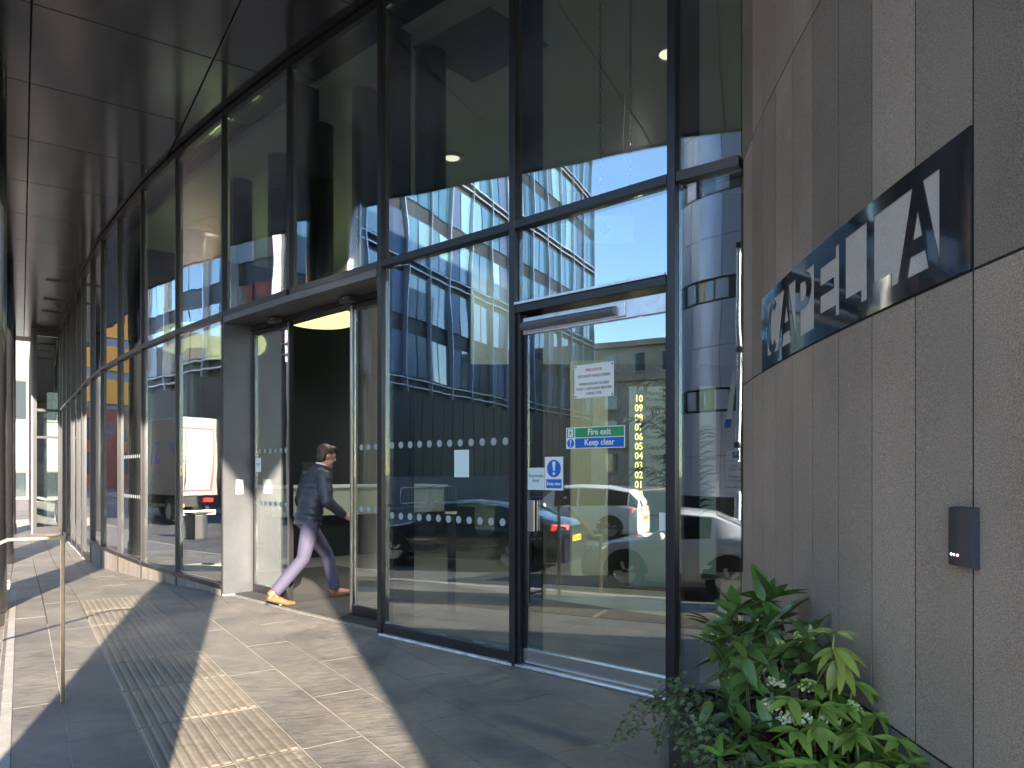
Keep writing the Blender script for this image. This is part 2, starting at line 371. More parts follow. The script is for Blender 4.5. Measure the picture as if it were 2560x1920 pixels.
# ------------------------------------------------------------ ground, road, steps, paving
mb = MB(); mb.box(-400, 400, -400, 400, -.75, -.575); tag(mb.build('road', 'asphalt'), kind='structure')
mb = MB(UM)
mb.box(-40, 60, -2.62, -.80, -.56, -.452); mb.box(12.02, 60, -.80, 1.6, -.56, -.452)
low = tag(mb.build('lower_pavement', 'setts'), kind='structure')
mb = MB(UM); mb.box(-40, 75, -13.6, -12.4, -.56, -.452); mb.box(28.0 - 3, 75, -16, -13.6, -.56, -.452); mb.box(23.8, 25, -80, -13.6, -.56, -.452)
tag(mb.build('far_pavement', 'setts'), kind='structure')
for k in range(46):
    u = -12 + k * 1.0
    mb = MB(UM); mb.box(u + .004, u + .996, -2.76, -2.625, -.60, -.445); mb.build('kerb_stone', 'kerb', low, bevel=.012)
mb = MB(UM)
us = [-14, 0, 8.2, 9.5, 11, 13, 15, 17.1, 27, 34]
for a, b in zip(us, us[1:]):
    v0 = -.13 if b <= 11.1 else (-1.35 if a >= 12.9 else -.13)
    dz = .004 if b <= 8.3 else .03; za, zb = zf(a) - dz, zf(b) - dz
    mb.hexa([(a, v0, -.6), (b, v0, -.6), (b, 5.5, -.6), (a, 5.5, -.6), (a, v0, za), (b, v0, zb), (b, 5.5, zb), (a, 5.5, za)])
pav = tag(mb.build('pavement', 'mortar'), kind='structure')
def fac_v(u):   # v of the facade at u
    pts = []
    for x, y in F: pts.append((-S_ * x + C_ * y, C_ * x + S_ * y))
    if u <= pts[0][0]: return 4.1
    for (a, va), (b, vb) in zip(pts, pts[1:]):
        if a <= u <= b: return va + (vb - va) * (u - a) / (b - a)
    return pts[-1][1]
PH, SL = .3355, 1.63
vj = [-.13] + [.21 + PH * k for k in range(15)]
phase = [5.36, 4.545, None, None, 3.73, 4.55, 5.37, 4.565, 3.75, 4.55, 5.36, 4.55, 3.74, 4.55, 5.36]
g_ = .0036
def slab(u0, u1, v0, v1, th=.05):
    mb = MB(UM); e = random.uniform(-.0012, .0012)
    z0, z1 = zf(u0) + e, zf(u1) + e
    mb.hexa([(u0 + g_, v0 + g_, z0 - th), (u1 - g_, v0 + g_, z1 - th), (u1 - g_, v1 - g_, z1 - th), (u0 + g_, v1 - g_, z0 - th),
             (u0 + g_, v0 + g_, z0), (u1 - g_, v0 + g_, z1), (u1 - g_, v1 - g_, z1), (u0 + g_, v1 - g_, z0)])
    return mb.build('paving_slab', 'paving', pav)
for r in range(len(vj) - 1):
    v0, v1 = vj[r], vj[r + 1]
    ph = phase[r] if phase[r] is not None else (5.36 if r == 2 else 4.55)
    k = -5
    while True:
        u0 = ph + SL * k; u1 = u0 + SL; k += 1
        if u0 > 27: break
        if u1 < -2.5 or min(fac_v(u0), fac_v(u1)) + .9 < v0 and u0 > 2.5: continue
        if r in (2, 3):
            if u0 < 9.44: 
                if u1 > 9.44: slab(9.44, u1, v0, v1)
                continue
        slab(u0, u1, v0, v1)
for r in range(4):      # lower stretch beyond the steps
    for k in range(10): slab(13.0 + k * 1.5 + (r % 2) * .4, 14.5 + k * 1.5 + (r % 2) * .4, -1.35 + r * .305, -1.045 + r * .305)
# ribbed hazard paving: two rows of tiles with rounded ribs
def rib_tile(L, Wd=PH - .006, n=6):
    mb = MB(); mb.box(0, L, 0, Wd, -.05, 0.0)
    p = Wd / n
    for i in range(n):
        c = (i + .5) * p; hw = p * .30; hb = p * .40
        x0, x1 = .010, L - .010
        pr = [(-hb, 0), (-hw, .0060), (-hw * .6, .0072), (hw * .6, .0072), (hw, .0060), (hb, 0)]
        vs = []
        for x, q in ((x0, .35), (x0 + .014, 1), (x1 - .014, 1), (x1, .35)):
            for y, z in pr: vs.append((x, c + y * (.55 + .45 * q), z * (1 if q == 1 else .15)))
        fs = [(j * 6 + i2, (j + 1) * 6 + i2, (j + 1) * 6 + i2 + 1, j * 6 + i2 + 1) for j in range(3) for i2 in range(5)]
        mb.add(vs, fs)
    return mb.mesh('tactile_tile', 'tactile')
tl = {}
for r, ph in ((2, 5.36), (3, 4.55)):
    u = ph - .815 * 9
    while u < 9.43:
        u1 = min(u + .815, 9.44)
        if u1 - u > .1:
            L = round(u1 - u - .005, 3)
            if L not in tl: tl[L] = rib_tile(L)
            o = link('tactile_tile', tl[L], pav, Matrix.Translation(W(u + .0025, vj[r] + .003, random.uniform(-.001, .001))) @ UM.to_3x3().to_4x4())
        u += .815
# step down to the street, with pale nosing strips
mb = MB(UM)
st = thing('entrance_steps', 'dark stone steps with pale nosing strips going down to the street', 'steps', W(2, -.4, -.45))
for i, (va, vb, z) in enumerate(((-.46, -.13, -.15), (-.80, -.46, -.30))):
    for k in range(16):
        u0 = -12 + k * 1.5
        mb = MB(UM); mb.box(u0 + .002, u0 + 1.498, va, vb + (.0 if i == 0 else 0), -.6, z); mb.build('tread', 'paving', st)
for i, (va, z) in enumerate(((-.10, 0.0012), (-.42, -.149), (-.765, -.299))):
    for k in range(13):
        u0 = -8 + k * 1.5; u1 = u0 + 1.5
        if i == 0 and k == 12: u1 = 11.45
        mb = MB(UM); zz0, zz1 = (zf(u0), zf(u1)) if i == 0 else (0, 0)
        mb.hexa([(u0 + .002, va, zz0 + z - .004), (u1 - .002, va, zz1 + z - .004), (u1 - .002, va + .055, zz1 + z - .004), (u0 + .002, va + .055, zz0 + z - .004),
                 (u0 + .002, va, zz0 + z + .002), (u1 - .002, va, zz1 + z + .002), (u1 - .002, va + .055, zz1 + z + .002), (u0 + .002, va + .055, zz0 + z + .002)])
        mb.build('nosing_strip', 'nosing', st)

# ------------------------------------------------------------ the office building we stand in front of
bld = thing('office_building', 'dark glazed office building with curved stone wall and overhanging metal soffit', 'building', W(10, 3, 0))
SG = [Seg(i) for i in range(len(F) - 1)]
def fbox(i, s0, s1, d0, d1, z0, z1, name, mat, parent=None, bevel=0):
    mb = MB(SG[i].T); mb.box(s0, s1, d0, d1, z0, z1); return mb.build(name, mat, parent or bld, bevel=bevel)
ZH = 5.66
for i in range(len(F)):
    sg = SG[min(i, len(SG) - 1)]; s = 0 if i < len(SG) else sg.L
    zb = ZT + .03 if i == 4 else (0.0 if i < 5 else (.02 if i < 6 else zf(i) - .38 if i > 9 else -.3))
    w = .028 if i < 5 else (.016 if i < 10 else .05)
    if i == 0: continue
    if i in (5,):    # stands on the recess corner
        zb = 0.0
    mb = MB(sg.T); mb.box(s - w, s + w, -.035, .035, zb, ZS - .02); mu = mb.build('mullion', 'frame', bld, bevel=.004)
    mb = MB(sg.T); mb.box(s - w + .008, s + w - .008, .036, .32 if i < 5 else .12, zb, 5.5); (mb.build('inner_fin', 'frame_in', mu) if i < 5 else None)
def pane(i, s0, s1, z0, z1, d=.012, mat='glass', th=.024, parent=None): return fbox(i, s0, s1, d, d + th, z0, z1, 'pane', mat, parent)
for i in range(len(SG)):
    L = SG[i].L; a, b = (.030, L - .030) if i < 5 else ((.018, L - .018) if i < 10 else (.052, L - .052))
    if i == 0: a = .004
    # head, transom
    fbox(i, a, b, -.034, .30 if i < 5 else .12, ZH - .06, ZS - .021, 'head_frame', 'frame')
    fbox(i, a, b, -.034, .16, ZT - .032, ZT + .032, 'transom', 'frame', bevel=.004)
    pane(i, a + .002, b - .002, ZT + .034, ZH - .062)
    if i in (3, 4): continue
    if i == 1: continue
    zb = .10 if i in (0, 2) else (.13 if i < 10 else -.22)
    pane(i, a + .002, b - .002, zb + .002, ZT - .034)
    if i in (0, 2):
        fbox(i, a, b, -.02, .16, .02, .10, 'sill_frame', 'frame', bevel=.004)
        fbox(i, a - .03, b + .03, -.045, -.0, .0, .018, 'sealant_bead', 'sealant')
        fbox(i, a, b, .0, .16, .0, .019, 'base_channel', 'A_clad')
    elif i < 10:
        fbox(i, a, b, -.04, .20, .075, .13, 'sill_frame', 'frame', bevel=.004)
        fbox(i, -.004, L + .004, -.022, .24, -.5, .072, 'plinth_panel', 'concrete')
        fbox(i, 0, L, -.034, -.0225, zf(8 + i * 1.4) - .06, zf(8 + i * 1.5) + .014, 'sealant_bead', 'sealant')
    else:
        fbox(i, a, b, -.02, .20, -.5, -.22, 'sill_frame', 'frame')
        fbox(i, 0, L, -.034, -.021, -.42, -.362, 'sealant_bead', 'sealant')
# ---- recessed sliding entrance
RD = .34
fbox(3, 0.036, SG[3].L + .002, -.034, .50, ZT - .10, ZT - .033, 'header_panel', 'reveal'); fbox(4, -.002, SG[4].L - .036, -.034, .50, ZT - .10, ZT - .033, 'header_panel', 'reveal')
fbox(3, .036, SG[3].L, .30, .46, ZT - .16, ZT - .101, 'door_track', 'frame'); fbox(4, 0, SG[4].L - .04, .30, .46, ZT - .16, ZT - .101, 'door_track', 'frame')
fbox(4, SG[4].L - .036, SG[4].L - .006, -.03, .37, 0.0, ZT - .102, 'reveal_panel', 'reveal', bevel=.003)
fbox(4, SG[4].L - .05, SG[4].L - .0, -.034, -.031, 0, .022, 'sealant_bead', 'sealant')
fbox(4, SG[4].L - .052, SG[4].L - .0365, -.03, .37, 0.0, .014, 'sealant_bead', 'sealant')
fbox(3, 0.03, .034, .0, .40, 0.0, ZT - .102, 'reveal_panel', 'frame')
def leaf_door(i, s0, s1, label):
    z0, z1 = .02, ZT - .165
    d0, d1 = RD - .02, RD + .03
    fr = MB(SG[i].T)
    fr.box(s0, s0 + .035, d0, d1, z0, z1); fr.box(s1 - .035, s1, d0, d1, z0, z1)
    fr.box(s0 + .0352, s1 - .0352, d0, d1, z0, z0 + .09); fr.box(s0 + .0352, s1 - .0352, d0, d1, z1 - .05, z1)
    o = fr.build('sliding_door', 'frame', bld); o['label'] = label
    pane(i, s0 + .037, s1 - .037, z0 + .092, z1 - .052, RD - .004, 'glass_door', .012, o)
    return o
dl = leaf_door(4, .60, 1.465, 'left sliding glass door leaf'); dr = leaf_door(3, .045, .915, 'right sliding glass door leaf')
mb = MB(SG[4].T); mb.box(.602, .634, .314, .3195, .03, ZT - .17); mb.build('edge_strip', 'steel', dl)
mb = MB(SG[3].T); mb.box(.882, .914, .314, .3195, .03, ZT - .17); mb.build('edge_strip', 'steel', dr)
fbox(3, .036, SG[3].L, .29, .32, .002, .011, 'threshold', 'alu'); fbox(4, 0, SG[4].L - .06, .29, .32, .002, .011, 'threshold', 'alu')
for i, s in ((4, .79), (3, .86)):
    mb = MB(SG[i].T); mb.box(s - .085, s + .085, .20, .298, ZT - .165, ZT - .104)
    se = mb.build('door_sensor', 'plastic_dark', bld, bevel=.008)
    mb = MB(SG[i].T); mb.box(s - .012, s + .012, .197, .1995, ZT - .128, ZT - .121); mb.build('sensor_window', 'white', se)
# dots and plate on the glass
def dots(i, ss, z, r=.030, d=.010, mat='dot', par=None):
    for s in ss:
        mb = MB(SG[i].T); n = 16
        mb.add([(s + r * math.cos(2 * math.pi * k / n), d - .0012, z + r * math.sin(2 * math.pi * k / n)) for k in range(n)] + [(s + r * math.cos(2 * math.pi * k / n), d, z + r * math.sin(2 * math.pi * k / n)) for k in range(n)],
               [tuple(range(n))] + [(k, n + k, n + (k + 1) % n, (k + 1) % n) for k in range(n)])
        mb.build('glass_dot', mat, par or bld)
dots(2, [.10 + .121 * k for k in range(12)], 1.685); dots(2, [.13 + .118 * k for k in range(12)], 1.065)
for o, i, ss in ((dl, 4, [.70 + .122 * k for k in range(6)]), (dr, 3, [.52 + .115 * k for k in range(3)])):
    dots(i, ss, 1.695, d=RD - .006, par=o); dots(i, ss, 1.08, d=RD - .006, par=o)
for i in (7,): 
    dots(i, [.15 + .122 * k for k in range(10)], 1.69); dots(i, [.15 + .122 * k for k in range(10)], 1.07)
# ---- fire door bay
fbox(1, .036, SG[1].L - .036, -.034, .14, 2.635, 2.70, 'door_head', 'frame', bevel=.004)
fbox(1, .036, SG[1].L - .036, -.05, -.0345, 2.695, 2.712, 'drip_strip', 'alu')
pane(1, .038, SG[1].L - .038, 2.702, ZT - .034)
fbox(1, .036, .05, -.01, .14, .016, 2.634, 'door_jamb', 'frame_in'); fbox(1, SG[1].L - .062, SG[1].L - .036, -.01, .14, .016, 2.634, 'door_jamb', 'frame_in')
fd = MB(SG[1].T); a, b = .056, SG[1].L - .066
fd.box(a, a + .014, .028, .062, .03, 2.62); fd.box(b - .03, b, .028, .062, .03, 2.62)
fdo = fd.build('fire_door', 'frame_in', bld); fdo['label'] = 'single glazed fire door with steel kick plate'
pane(1, a + .016, b - .032, .132, 2.475, .036, 'glass_door', .012, fdo)
mb = MB(SG[1].T); mb.box(a, b, .018, .064, 2.476, 2.60); mb.build('top_rail', 'alu', fdo, bevel=.004)
mb = MB(SG[1].T); mb.box(a, b, .018, .064, .028, .131); mb.build('kick_plate', 'steel', fdo, bevel=.003)
mb = MB(SG[1].T); mb.box(.036, SG[1].L - .036, -.045, .10, .001, .018); mb.build('threshold', 'alu', bld, bevel=.004)
mb = MB(SG[1].T)   # closer: half-round bar on a rounded back plate
prof = [(0, 0), (.0, -.030), (.014, -.040), (.034, -.043), (.052, -.036), (.060, -.016), (.060, 0)]
zc = 2.505
mb.add([(s, .006 + y, zc + z) for s in (.43, 1.245) for z, y in prof], [tuple(range(7)), tuple(reversed(range(7, 14)))] + [(k, k + 7, (k + 1) % 7 + 7, (k + 1) % 7) for k in range(7)])
cl = mb.build('door_closer', 'reveal', fdo, smooth=35)
mb = MB(SG[1].T); mb.box(.36, 1.25, .0065, .0175, 2.488, 2.588); mb.build('closer_plate', 'alu', fdo, bevel=.005)
mb = MB(SG[1].T); mb.tube([(1.15, -.05, .50), (1.15, -.05, 1.005)], .016, 12); mb.tube([(1.15, -.05, .56), (1.15, .03, .56)], .010, 8); mb.tube([(1.15, -.05, .95), (1.15, .03, .95)], .010, 8)
mb.build('pull_handle', 'planter', fdo, smooth=40)
mb = MB(SG[1].T); mb.box(1.150, 1.208, .008, .026, 1.01, 1.24); mb.build('push_plate', 'steel', fdo, bevel=.002)
# ---- stone wall, drum curve
def sx(y): return 1.178 + (y - 1.85) ** 2 / 30
ys = [4.292] + [1.84 + .268 * k for k in range(9, -25, -1)]
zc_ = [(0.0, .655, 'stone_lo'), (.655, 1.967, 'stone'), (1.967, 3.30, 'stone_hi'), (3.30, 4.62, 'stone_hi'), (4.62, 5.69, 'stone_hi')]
ys = [y for y in ys if y > -4.8]
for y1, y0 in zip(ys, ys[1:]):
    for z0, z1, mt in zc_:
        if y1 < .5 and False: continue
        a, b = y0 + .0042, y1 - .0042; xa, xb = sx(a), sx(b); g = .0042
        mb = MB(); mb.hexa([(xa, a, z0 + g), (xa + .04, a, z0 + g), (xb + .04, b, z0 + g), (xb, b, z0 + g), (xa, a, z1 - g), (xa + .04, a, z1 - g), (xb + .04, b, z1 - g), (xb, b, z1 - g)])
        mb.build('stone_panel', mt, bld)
mb = MB(); yy = [4.285 - k * .3 for k in range(31)]; pl = [(sx(y) + .0012, y) for y in yy] + [(9, yy[-1]), (9, 4.9), (1.62, 4.55)]
mb.prism(pl, -.4, 5.69); mb.build('wall_core', 'joint', bld)
# ---- soffit panels
uj = [7.85 + 1.62 * k for k in range(-10, 13)]; vjs = [-1.25, .08, 1.64, 3.20, 4.76]
for u0, u1 in zip(uj, uj[1:]):
    for v0, v1 in zip(vjs, vjs[1:]):
        if fac_v((u0 + u1) / 2) + .7 < v0 and u0 > 3: continue
        mb = MB(UM); mb.box(u0 + .007, u1 - .007, v0 + .007, v1 - .007, ZS + random.uniform(0, .002), ZS + .04); mb.build('soffit_panel', 'soffit', bld, bevel=.004)
mb = MB(UM); mb.box(-9, 27.6, -1.24, 6, ZS + .045, ZS + .10); mb.build('soffit_deck', 'black', bld)
mb = MB(UM); mb.box(-9, 29, -1.31, -1.255, ZS - .01, ZS + .9); mb.build('fascia', 'soffit', bld)
mb = MB(UM); mb.box(-9, 29, -1.25, 20, ZS + .11, 29)
for k in range(6): mb.box(-9.05, 29.05, -1.30, 20.05, 7.6 + k * 3.8, 8.5 + k * 3.8)
mb.build('upper_storeys', 'A_dark', bld)
for u in (18.9, 21.0, 22.6, 25.0):
    mb = MB(UM); mb.box(u - .09, u + .09, .45, .95, ZS - .012, ZS - .001); v = mb.build('soffit_vent', 'frame', bld)
    mb = MB(UM); mb.box(u - .065, u + .065, .48, .92, ZS - .014, ZS - .0125); mb.build('vent_slot', 'black', v)
# ---- street columns
for k in range(-1, 4):
    u = 1.06 + 8.28 * k; zb = -.36 if u > 12 else -.58
    c = W(u, -.53)
    mb = MB(); mb.lathe([(.43, zb), (.43, zb + .28), (.41, zb + .285), (.41, 2.9), (.407, 2.903), (.407, 2.911), (.41, 2.914), (.41, ZS - .005)], 48, (c.x, c.y, 0)); mb.build('street_column', 'column', bld, smooth=40)
# ---- projecting bay at the far end
by = MB(UM)
u0, v0, v1 = 25.55, .30, 1.02
zb = -.38
fr = MB(UM); fr.box(u0, u0 + .05, v0, v0 + .09, zb, ZS); fr.box(u0, u0 + .05, v1 - .10, v1, zb, ZS); fr.box(u0, u0 + .05, v0 + .0902, v1 - .1002, zb, zb + .20)
fr.box(u0, u0 + .05, v0 + .0902, v1 - .1002, ZT - .05, ZT + .03); fr.box(u0, u0 + .05, v0 + .0902, v1 - .1002, 2.45, 2.52); fr.box(u0, u0 + .05, v0 + .0902, v1 - .1002, 5.5, ZS)
bay = fr.build('bay_frame', 'frame', bld)
for z0, z1 in ((zb + .2, 2.45), (2.52, ZT - .05), (ZT + .03, 5.5)):
    mb = MB(UM); mb.box(u0 + .015, u0 + .03, v0 + .092, v1 - .102, z0 + .002, z1 - .002); mb.build('pane', 'glass', bay)
mb = MB(UM); mb.box(u0, 34, v0 - .05, v0 - .002, zb, ZS - .002); mb.build('side_panel', 'reveal', bay)
mb = MB(UM); mb.box(26.3, 26.35, v0 + .051, v0 + .36, zb, 5.6); mb.build('bay_shade_sheet', 'in_dark', bay)  # dark sheets added behind the glass so the bay reads dark
mb = MB(UM); mb.box(26.3, 26.35, v0 + .362, 3, 3.9, 5.6); mb.build('bay_shade_sheet', 'in_dark', bay)
mb = MB(UM); mb.box(u0 + .06, 34, v0, v0 + .05, zb, ZS - .002); mb.build('side_lining', 'in_dark', bay)
# ---- lobby shell seen through the glass
def room(name, poly, z0, z1, mat):
    mb = MB(); mb.prism(poly, z0, z1); return mb.build(name, mat, bld)
inn = [SG[i].p(0 if i < len(SG) else 0, .05 if i not in (3, 4, 5) else .05, 0) for i in range(len(SG))]
fl = [(p.x, p.y) for p in inn] + [tuple(SG[-1].p(SG[-1].L, .05, 0))[:2]]
back = [tuple(W(25.4, 12))[:2], tuple(W(4, 12))[:2], (6.5, 9.0), (1.62, 4.62)]
room('lobby_floor', fl + back, -.06, .006, 'in_floor')
cl_ = [tuple(SG[i].p(0, .30, 0))[:2] for i in range(len(SG))] + back
room('lobby_ceiling', cl_, 5.52, 5.60, 'in_ceil')
mt = [tuple(SG[i].p(0, .10, 0))[:2] for i in range(1, 7)] + [tuple(SG[i].p(0, 2.3, 0))[:2] for i in range(6, 0, -1)]
mb = MB(); mb.prism(mt, .007, .016); mb.build('entrance_mat', 'in_mat', bld)
mb = MB(); mb.prism([(-.35, 9.6), (1.9, 8.7), (2.4, 10.2), (.9, 10.9)], .007, .014); mb.build('dark_carpet', 'in_mat', bld)
def wall(p, q, z0, z1, mat, name='lobby_wall', th=.08):
    p, q = Vector(p[:2]), Vector(q[:2]); s = Seg(0, p, q); mb = MB(s.T); mb.box(0, s.L, 0, th, z0, z1); return mb.build(name, mat, bld)
wall(W(14.6, 1.75), W(14.6, 6.6), 0, 5.52, 'in_dark'); wall(W(17.0, 6.6), W(17.0, 12), 0, 5.52, 'in_grey'); wall(W(14.6, 6.6), W(17.0, 6.6), 0, 5.52, 'in_dark')
wall(W(25.3, 1.3), W(25.3, 12), 0, 5.52, 'in_dark'); wall(W(4, 11.9), W(25, 11.9), 0, 5.52, 'in_dark')
wall((1.66, 4.66), (6.6, 9.2), 0, 5.52, 'in_wood')
wall((.20, 10.4), (3.9, 10.4), 0, 3.0, 'in_wood'); wall((-.6, 10.5), (4.6, 10.5), 3.02, 5.52, 'in_grey')
wall((.83, 10.0), (1.33, 10.0), 0, 3.0, 'in_pale', 'pale_pier', .3)
for k, (x, y) in enumerate(((-.79, 6.98), (-1.57, 7.74), (-2.26, 8.50), (-3.0, 9.3), (-3.8, 10.1))):
    mb = MB(); mb.lathe([(.15, 3.36), (.15, 5.53)], 28, (x, y, 0)); mb.build('hanging_drum', 'in_dark', bld, smooth=40)
for p in ((-5.4, 12.2),):
    mb = MB(); mb.lathe([(.19, .0), (.19, 5.53)], 28, (p[0], p[1], 0)); mb.build('lobby_column', 'column', bld, smooth=40)
mb = MB(); mb.prism([(-.95, 6.9), (-.2, 6.3), (.35, 6.85), (-.4, 7.5)], 5.505, 5.519); mb.build('ceiling_hatch', 'in_grey', bld)
mb = MB(UM); mb.box(2.5, 25, 11.98, 12.1, 5.3, 5.68); mb.build('bulkhead', 'in_dark', bld)
for (x, y, lb) in ((-.78, 9.32, 'round white downlight in the lobby ceiling behind the window left of the fire door'), (-5.2, 12.3, 'round white downlight in the lobby ceiling behind the far left windows'), (1.53, 7.0, 'small lit downlight at the right end of the lobby ceiling')):
    t = thing('downlight', lb, 'light', (x, y, 5.5), 'ceiling downlights')
    mb = MB(); mb.lathe([(.17, 5.519), (.16, 5.50), (.12, 5.497), (.10, 5.515)], 28, (x, y, 0)); mb.build('trim', 'white', t, smooth=50)
    mb = MB(); mb.lathe([(.0, 5.512), (.098, 5.512)], 20, (x, y, 0)); mb.build('lens', 'lamp', t)
    lt = bpy.data.lights.new('downlight_lamp', 'SPOT'); lt.energy = 120; lt.spot_size = R(110); lt.spot_blend = .6; lt.color = (1, .95, .84); lt.shadow_soft_size = .1
    lo = bpy.data.objects.new('downlight_lamp', lt); COL.objects.link(lo); lo.parent = t; lo.location = (0, 0, -.02)
# ------------------------------------------------------------ name sign on the stone wall
sg = thing('wall_sign', 'polished black CAPELLA name sign with pale letter field on stone wall', 'sign', (1.2, 2.8, 1.96))
SY0, SY1, SZ0, SZ1 = 3.713, 1.843, 1.970, 2.338       # from left (far) to right (near)
def wl(s, z, off):      # s metres along the wall from the left end of the sign, off metres proud of it
    y = SY0 - s; x = sx(y); k = (y - 1.85) / 15.0; n = Vector((-1, k)).normalized()
    return (x + n.x * off, y + n.y * off, z)
LEN = SY0 - SY1
def ribbon(s0, s1, z0, z1, o0, o1, name, mat, parent, n=16):
    mb = MB()
    for k in range(n):
        a = s0 + (s1 - s0) * k / n; b = s0 + (s1 - s0) * (k + 1) / n
        mb.add([wl(a, z0, o1), wl(b, z0, o1), wl(b, z1, o1), wl(a, z1, o1)], [(0, 1, 2, 3)])
        mb.add([wl(a, z0, o0), wl(b, z0, o0), wl(b, z0, o1), wl(a, z0, o1)], [(0, 1, 2, 3)]); mb.add([wl(a, z1, o0), wl(b, z1, o0), wl(b, z1, o1), wl(a, z1, o1)], [(3, 2, 1, 0)])
    for s in (s0, s1): mb.add([wl(s, z0, o0), wl(s, z0, o1), wl(s, z1, o1), wl(s, z1, o0)], [(0, 1, 2, 3) if s == s0 else (3, 2, 1, 0)])
    return mb.build(name, mat, parent)
fs0, fs1, fz0, fz1 = .115, 1.735, 2.026, 2.284
ribbon(fs0 - .01, fs1 + .01, fz0 - .01, fz1 + .01, -.001, .0018, 'letter_field', 'sign_light', sg)
T1 = .0045
ribbon(0, LEN, SZ0, fz0, -.001, T1, 'border', 'sign_dark', sg, 24); ribbon(0, LEN, fz1, SZ1, -.001, T1, 'border', 'sign_dark', sg, 24)
ribbon(0, fs0, fz0, fz1, -.001, T1, 'border', 'sign_dark', sg, 4); ribbon(fs1, LEN, fz0, fz1, -.001, T1, 'border', 'sign_dark', sg, 4)
def letter(name, s0, w, polys):
    """polys in a unit cell, quads only, mapped on to the curved wall"""
    mb = MB(); hh = fz1 - fz0
    for q in polys:
        q = [(s0 + x * w, fz0 + y * hh) for x, y in q]; n = len(q)
        mb.add([wl(a, z, T1) for a, z in q] + [wl(a, z, .0012) for a, z in q], [tuple(range(n))] + [(k, n + k, n + (k + 1) % n, (k + 1) % n) for k in range(n)])
    return mb.build(name, 'sign_dark', sg)
def arc(cx, cy, rx, ry, tx, ty, a0, a1, n=14):
    out = []
    for k in range(n):
        a, b = R(a0 + (a1 - a0) * k / n), R(a0 + (a1 - a0) * (k + 1) / n)
        out.append([(cx + rx * math.cos(a), cy + ry * math.sin(a)), (cx + rx * math.cos(b), cy + ry * math.sin(b)), (cx + (rx - tx) * math.cos(b), cy + (ry - ty) * math.sin(b)), (cx + (rx - tx) * math.cos(a), cy + (ry - ty) * math.sin(a))])
    return out
LA = [[(0, 0), (.24, 0), (.60, 1), (.38, 1)], [(.76, 0), (1, 0), (.62, 1), (.40, 1)], [(.24, .22), (.76, .22), (.70, .40), (.30, .40)]]
LL = [[(0, 0), (.24, 0), (.24, 1), (0, 1)], [(.24, 0), (.80, 0), (.80, .16), (.24, .16)]]
LE = [[(0, 0), (.26, 0), (.26, 1), (0, 1)], [(.26, 0), (.86, 0), (.86, .16), (.26, .16)], [(.26, .84), (.86, .84), (.86, 1), (.26, 1)], [(.26, .42), (.80, .42), (.80, .58), (.26, .58)]]
LP = [[(0, 0), (.26, 0), (.26, 1), (0, 1)]] + [[(.26, .86), (.48, .86), (.48, 1), (.26, 1)], [(.26, .42), (.48, .42), (.48, .56), (.26, .56)]] + arc(.48, .71, .38, .29, .25, .15, -90, 90)
LC = arc(.52, .5, .48, .5, .26, .15, 48, 312, 22)
xs = fs0
for ch, w, ps in (('letter_c', .205, LC), ('letter_a', .275, LA), ('letter_p', .235, LP), ('letter_e', .255, LE), ('letter_l', .225, LL), ('letter_l', .205, LL), ('letter_a', .22, LA)):
    letter(ch, xs, w, ps); xs += w

# ------------------------------------------------------------ card reader
rd = thing('card_reader', 'charcoal card reader with three small lights on the stone wall', 'card reader', (1.178, 1.86, 1.21))
mb = MB(); x0 = 1.1772
n = 10; y0, y1, z0, z1 = 1.812, 1.912, 1.208, 1.356
vs = []
for z, sh in ((z0, 0), (z1, 0)):
    for k in range(n + 1):
        t = k / n; y = y1 + (y0 - y1) * t; vs.append((x0 - .016 - .016 * math.sin(math.pi * (t * .85 + .05)), y, z))
for z in (z0 - .006, z1 + .004):
    for k in range(n + 1):
        t = k / n; y = y1 + (y0 - y1) * t; vs.append((x0, y, z))
m_ = n + 1
fs = [(k, k + 1, m_ + k + 1, m_ + k) for k in range(n)] + [(2 * m_ + k, 2 * m_ + k + 1, k + 1, k) for k in range(n)] + [(m_ + k, m_ + k + 1, 3 * m_ + k + 1, 3 * m_ + k) for k in range(n)]
fs += [(0, m_, 3 * m_, 2 * m_), (n, 2 * m_ + n, 3 * m_ + n, m_ + n)]
mb.add(vs, fs); mb.build('housing', 'plastic_dark', rd, smooth=40)
for k in range(3):
    y = 1.880 - k * .0145; mb = MB(); mb.ball((x0 - .0295 - k * .0012, y, 1.236), .0034, 10, 6); mb.build('light', pbr('indicator', (.8, .75, .75), .2, emis=((1, .9, .9), .8)) if k < 2 else pbr('indicator red', (.8, .4, .4), .2, emis=((1, .55, .55), .8)), rd, smooth=60)

# ------------------------------------------------------------ notices on the fire door glass and beside it
def sheet(i, s0, s1, z0, z1, d, mat, name, label, cat, th=.0012):
    t = thing(name, label, cat, SG[i].p((s0 + s1) / 2, d, z0)); mb = MB(SG[i].T); mb.box(min(s0, s1), max(s0, s1), d - th, d, z0, z1); mb.build('backing', mat, t); return t
def bx(i, s0, s1, z0, z1, d, mat, name, t, th=.0005):
    mb = MB(SG[i].T); mb.box(min(s0, s1), max(s0, s1), d - th, d, z0, z1); return mb.build(name, mat, t)
D = .034; g1 = SG[1]
t = sheet(1, .795, .465, 1.968, 2.202, D, 'white', 'paper_notice', 'white paper fire door notice with red heading at top of the door', 'notice')
def ln(t, body, s, z, size, mat='ink', bold=.0, i=1, d=D, name='lettering', align='CENTER', sx=1.0): return text(name, body, size, SG[i].face(s, d - .0018, z), mat, t, bold, .0003, align, sx)
ln(t, 'FIRE DOOR', .63, 2.160, .027, 'red', .0006); ln(t, 'DO NOT HOLD OPEN', .63, 2.118, .027, 'ink', .0005)
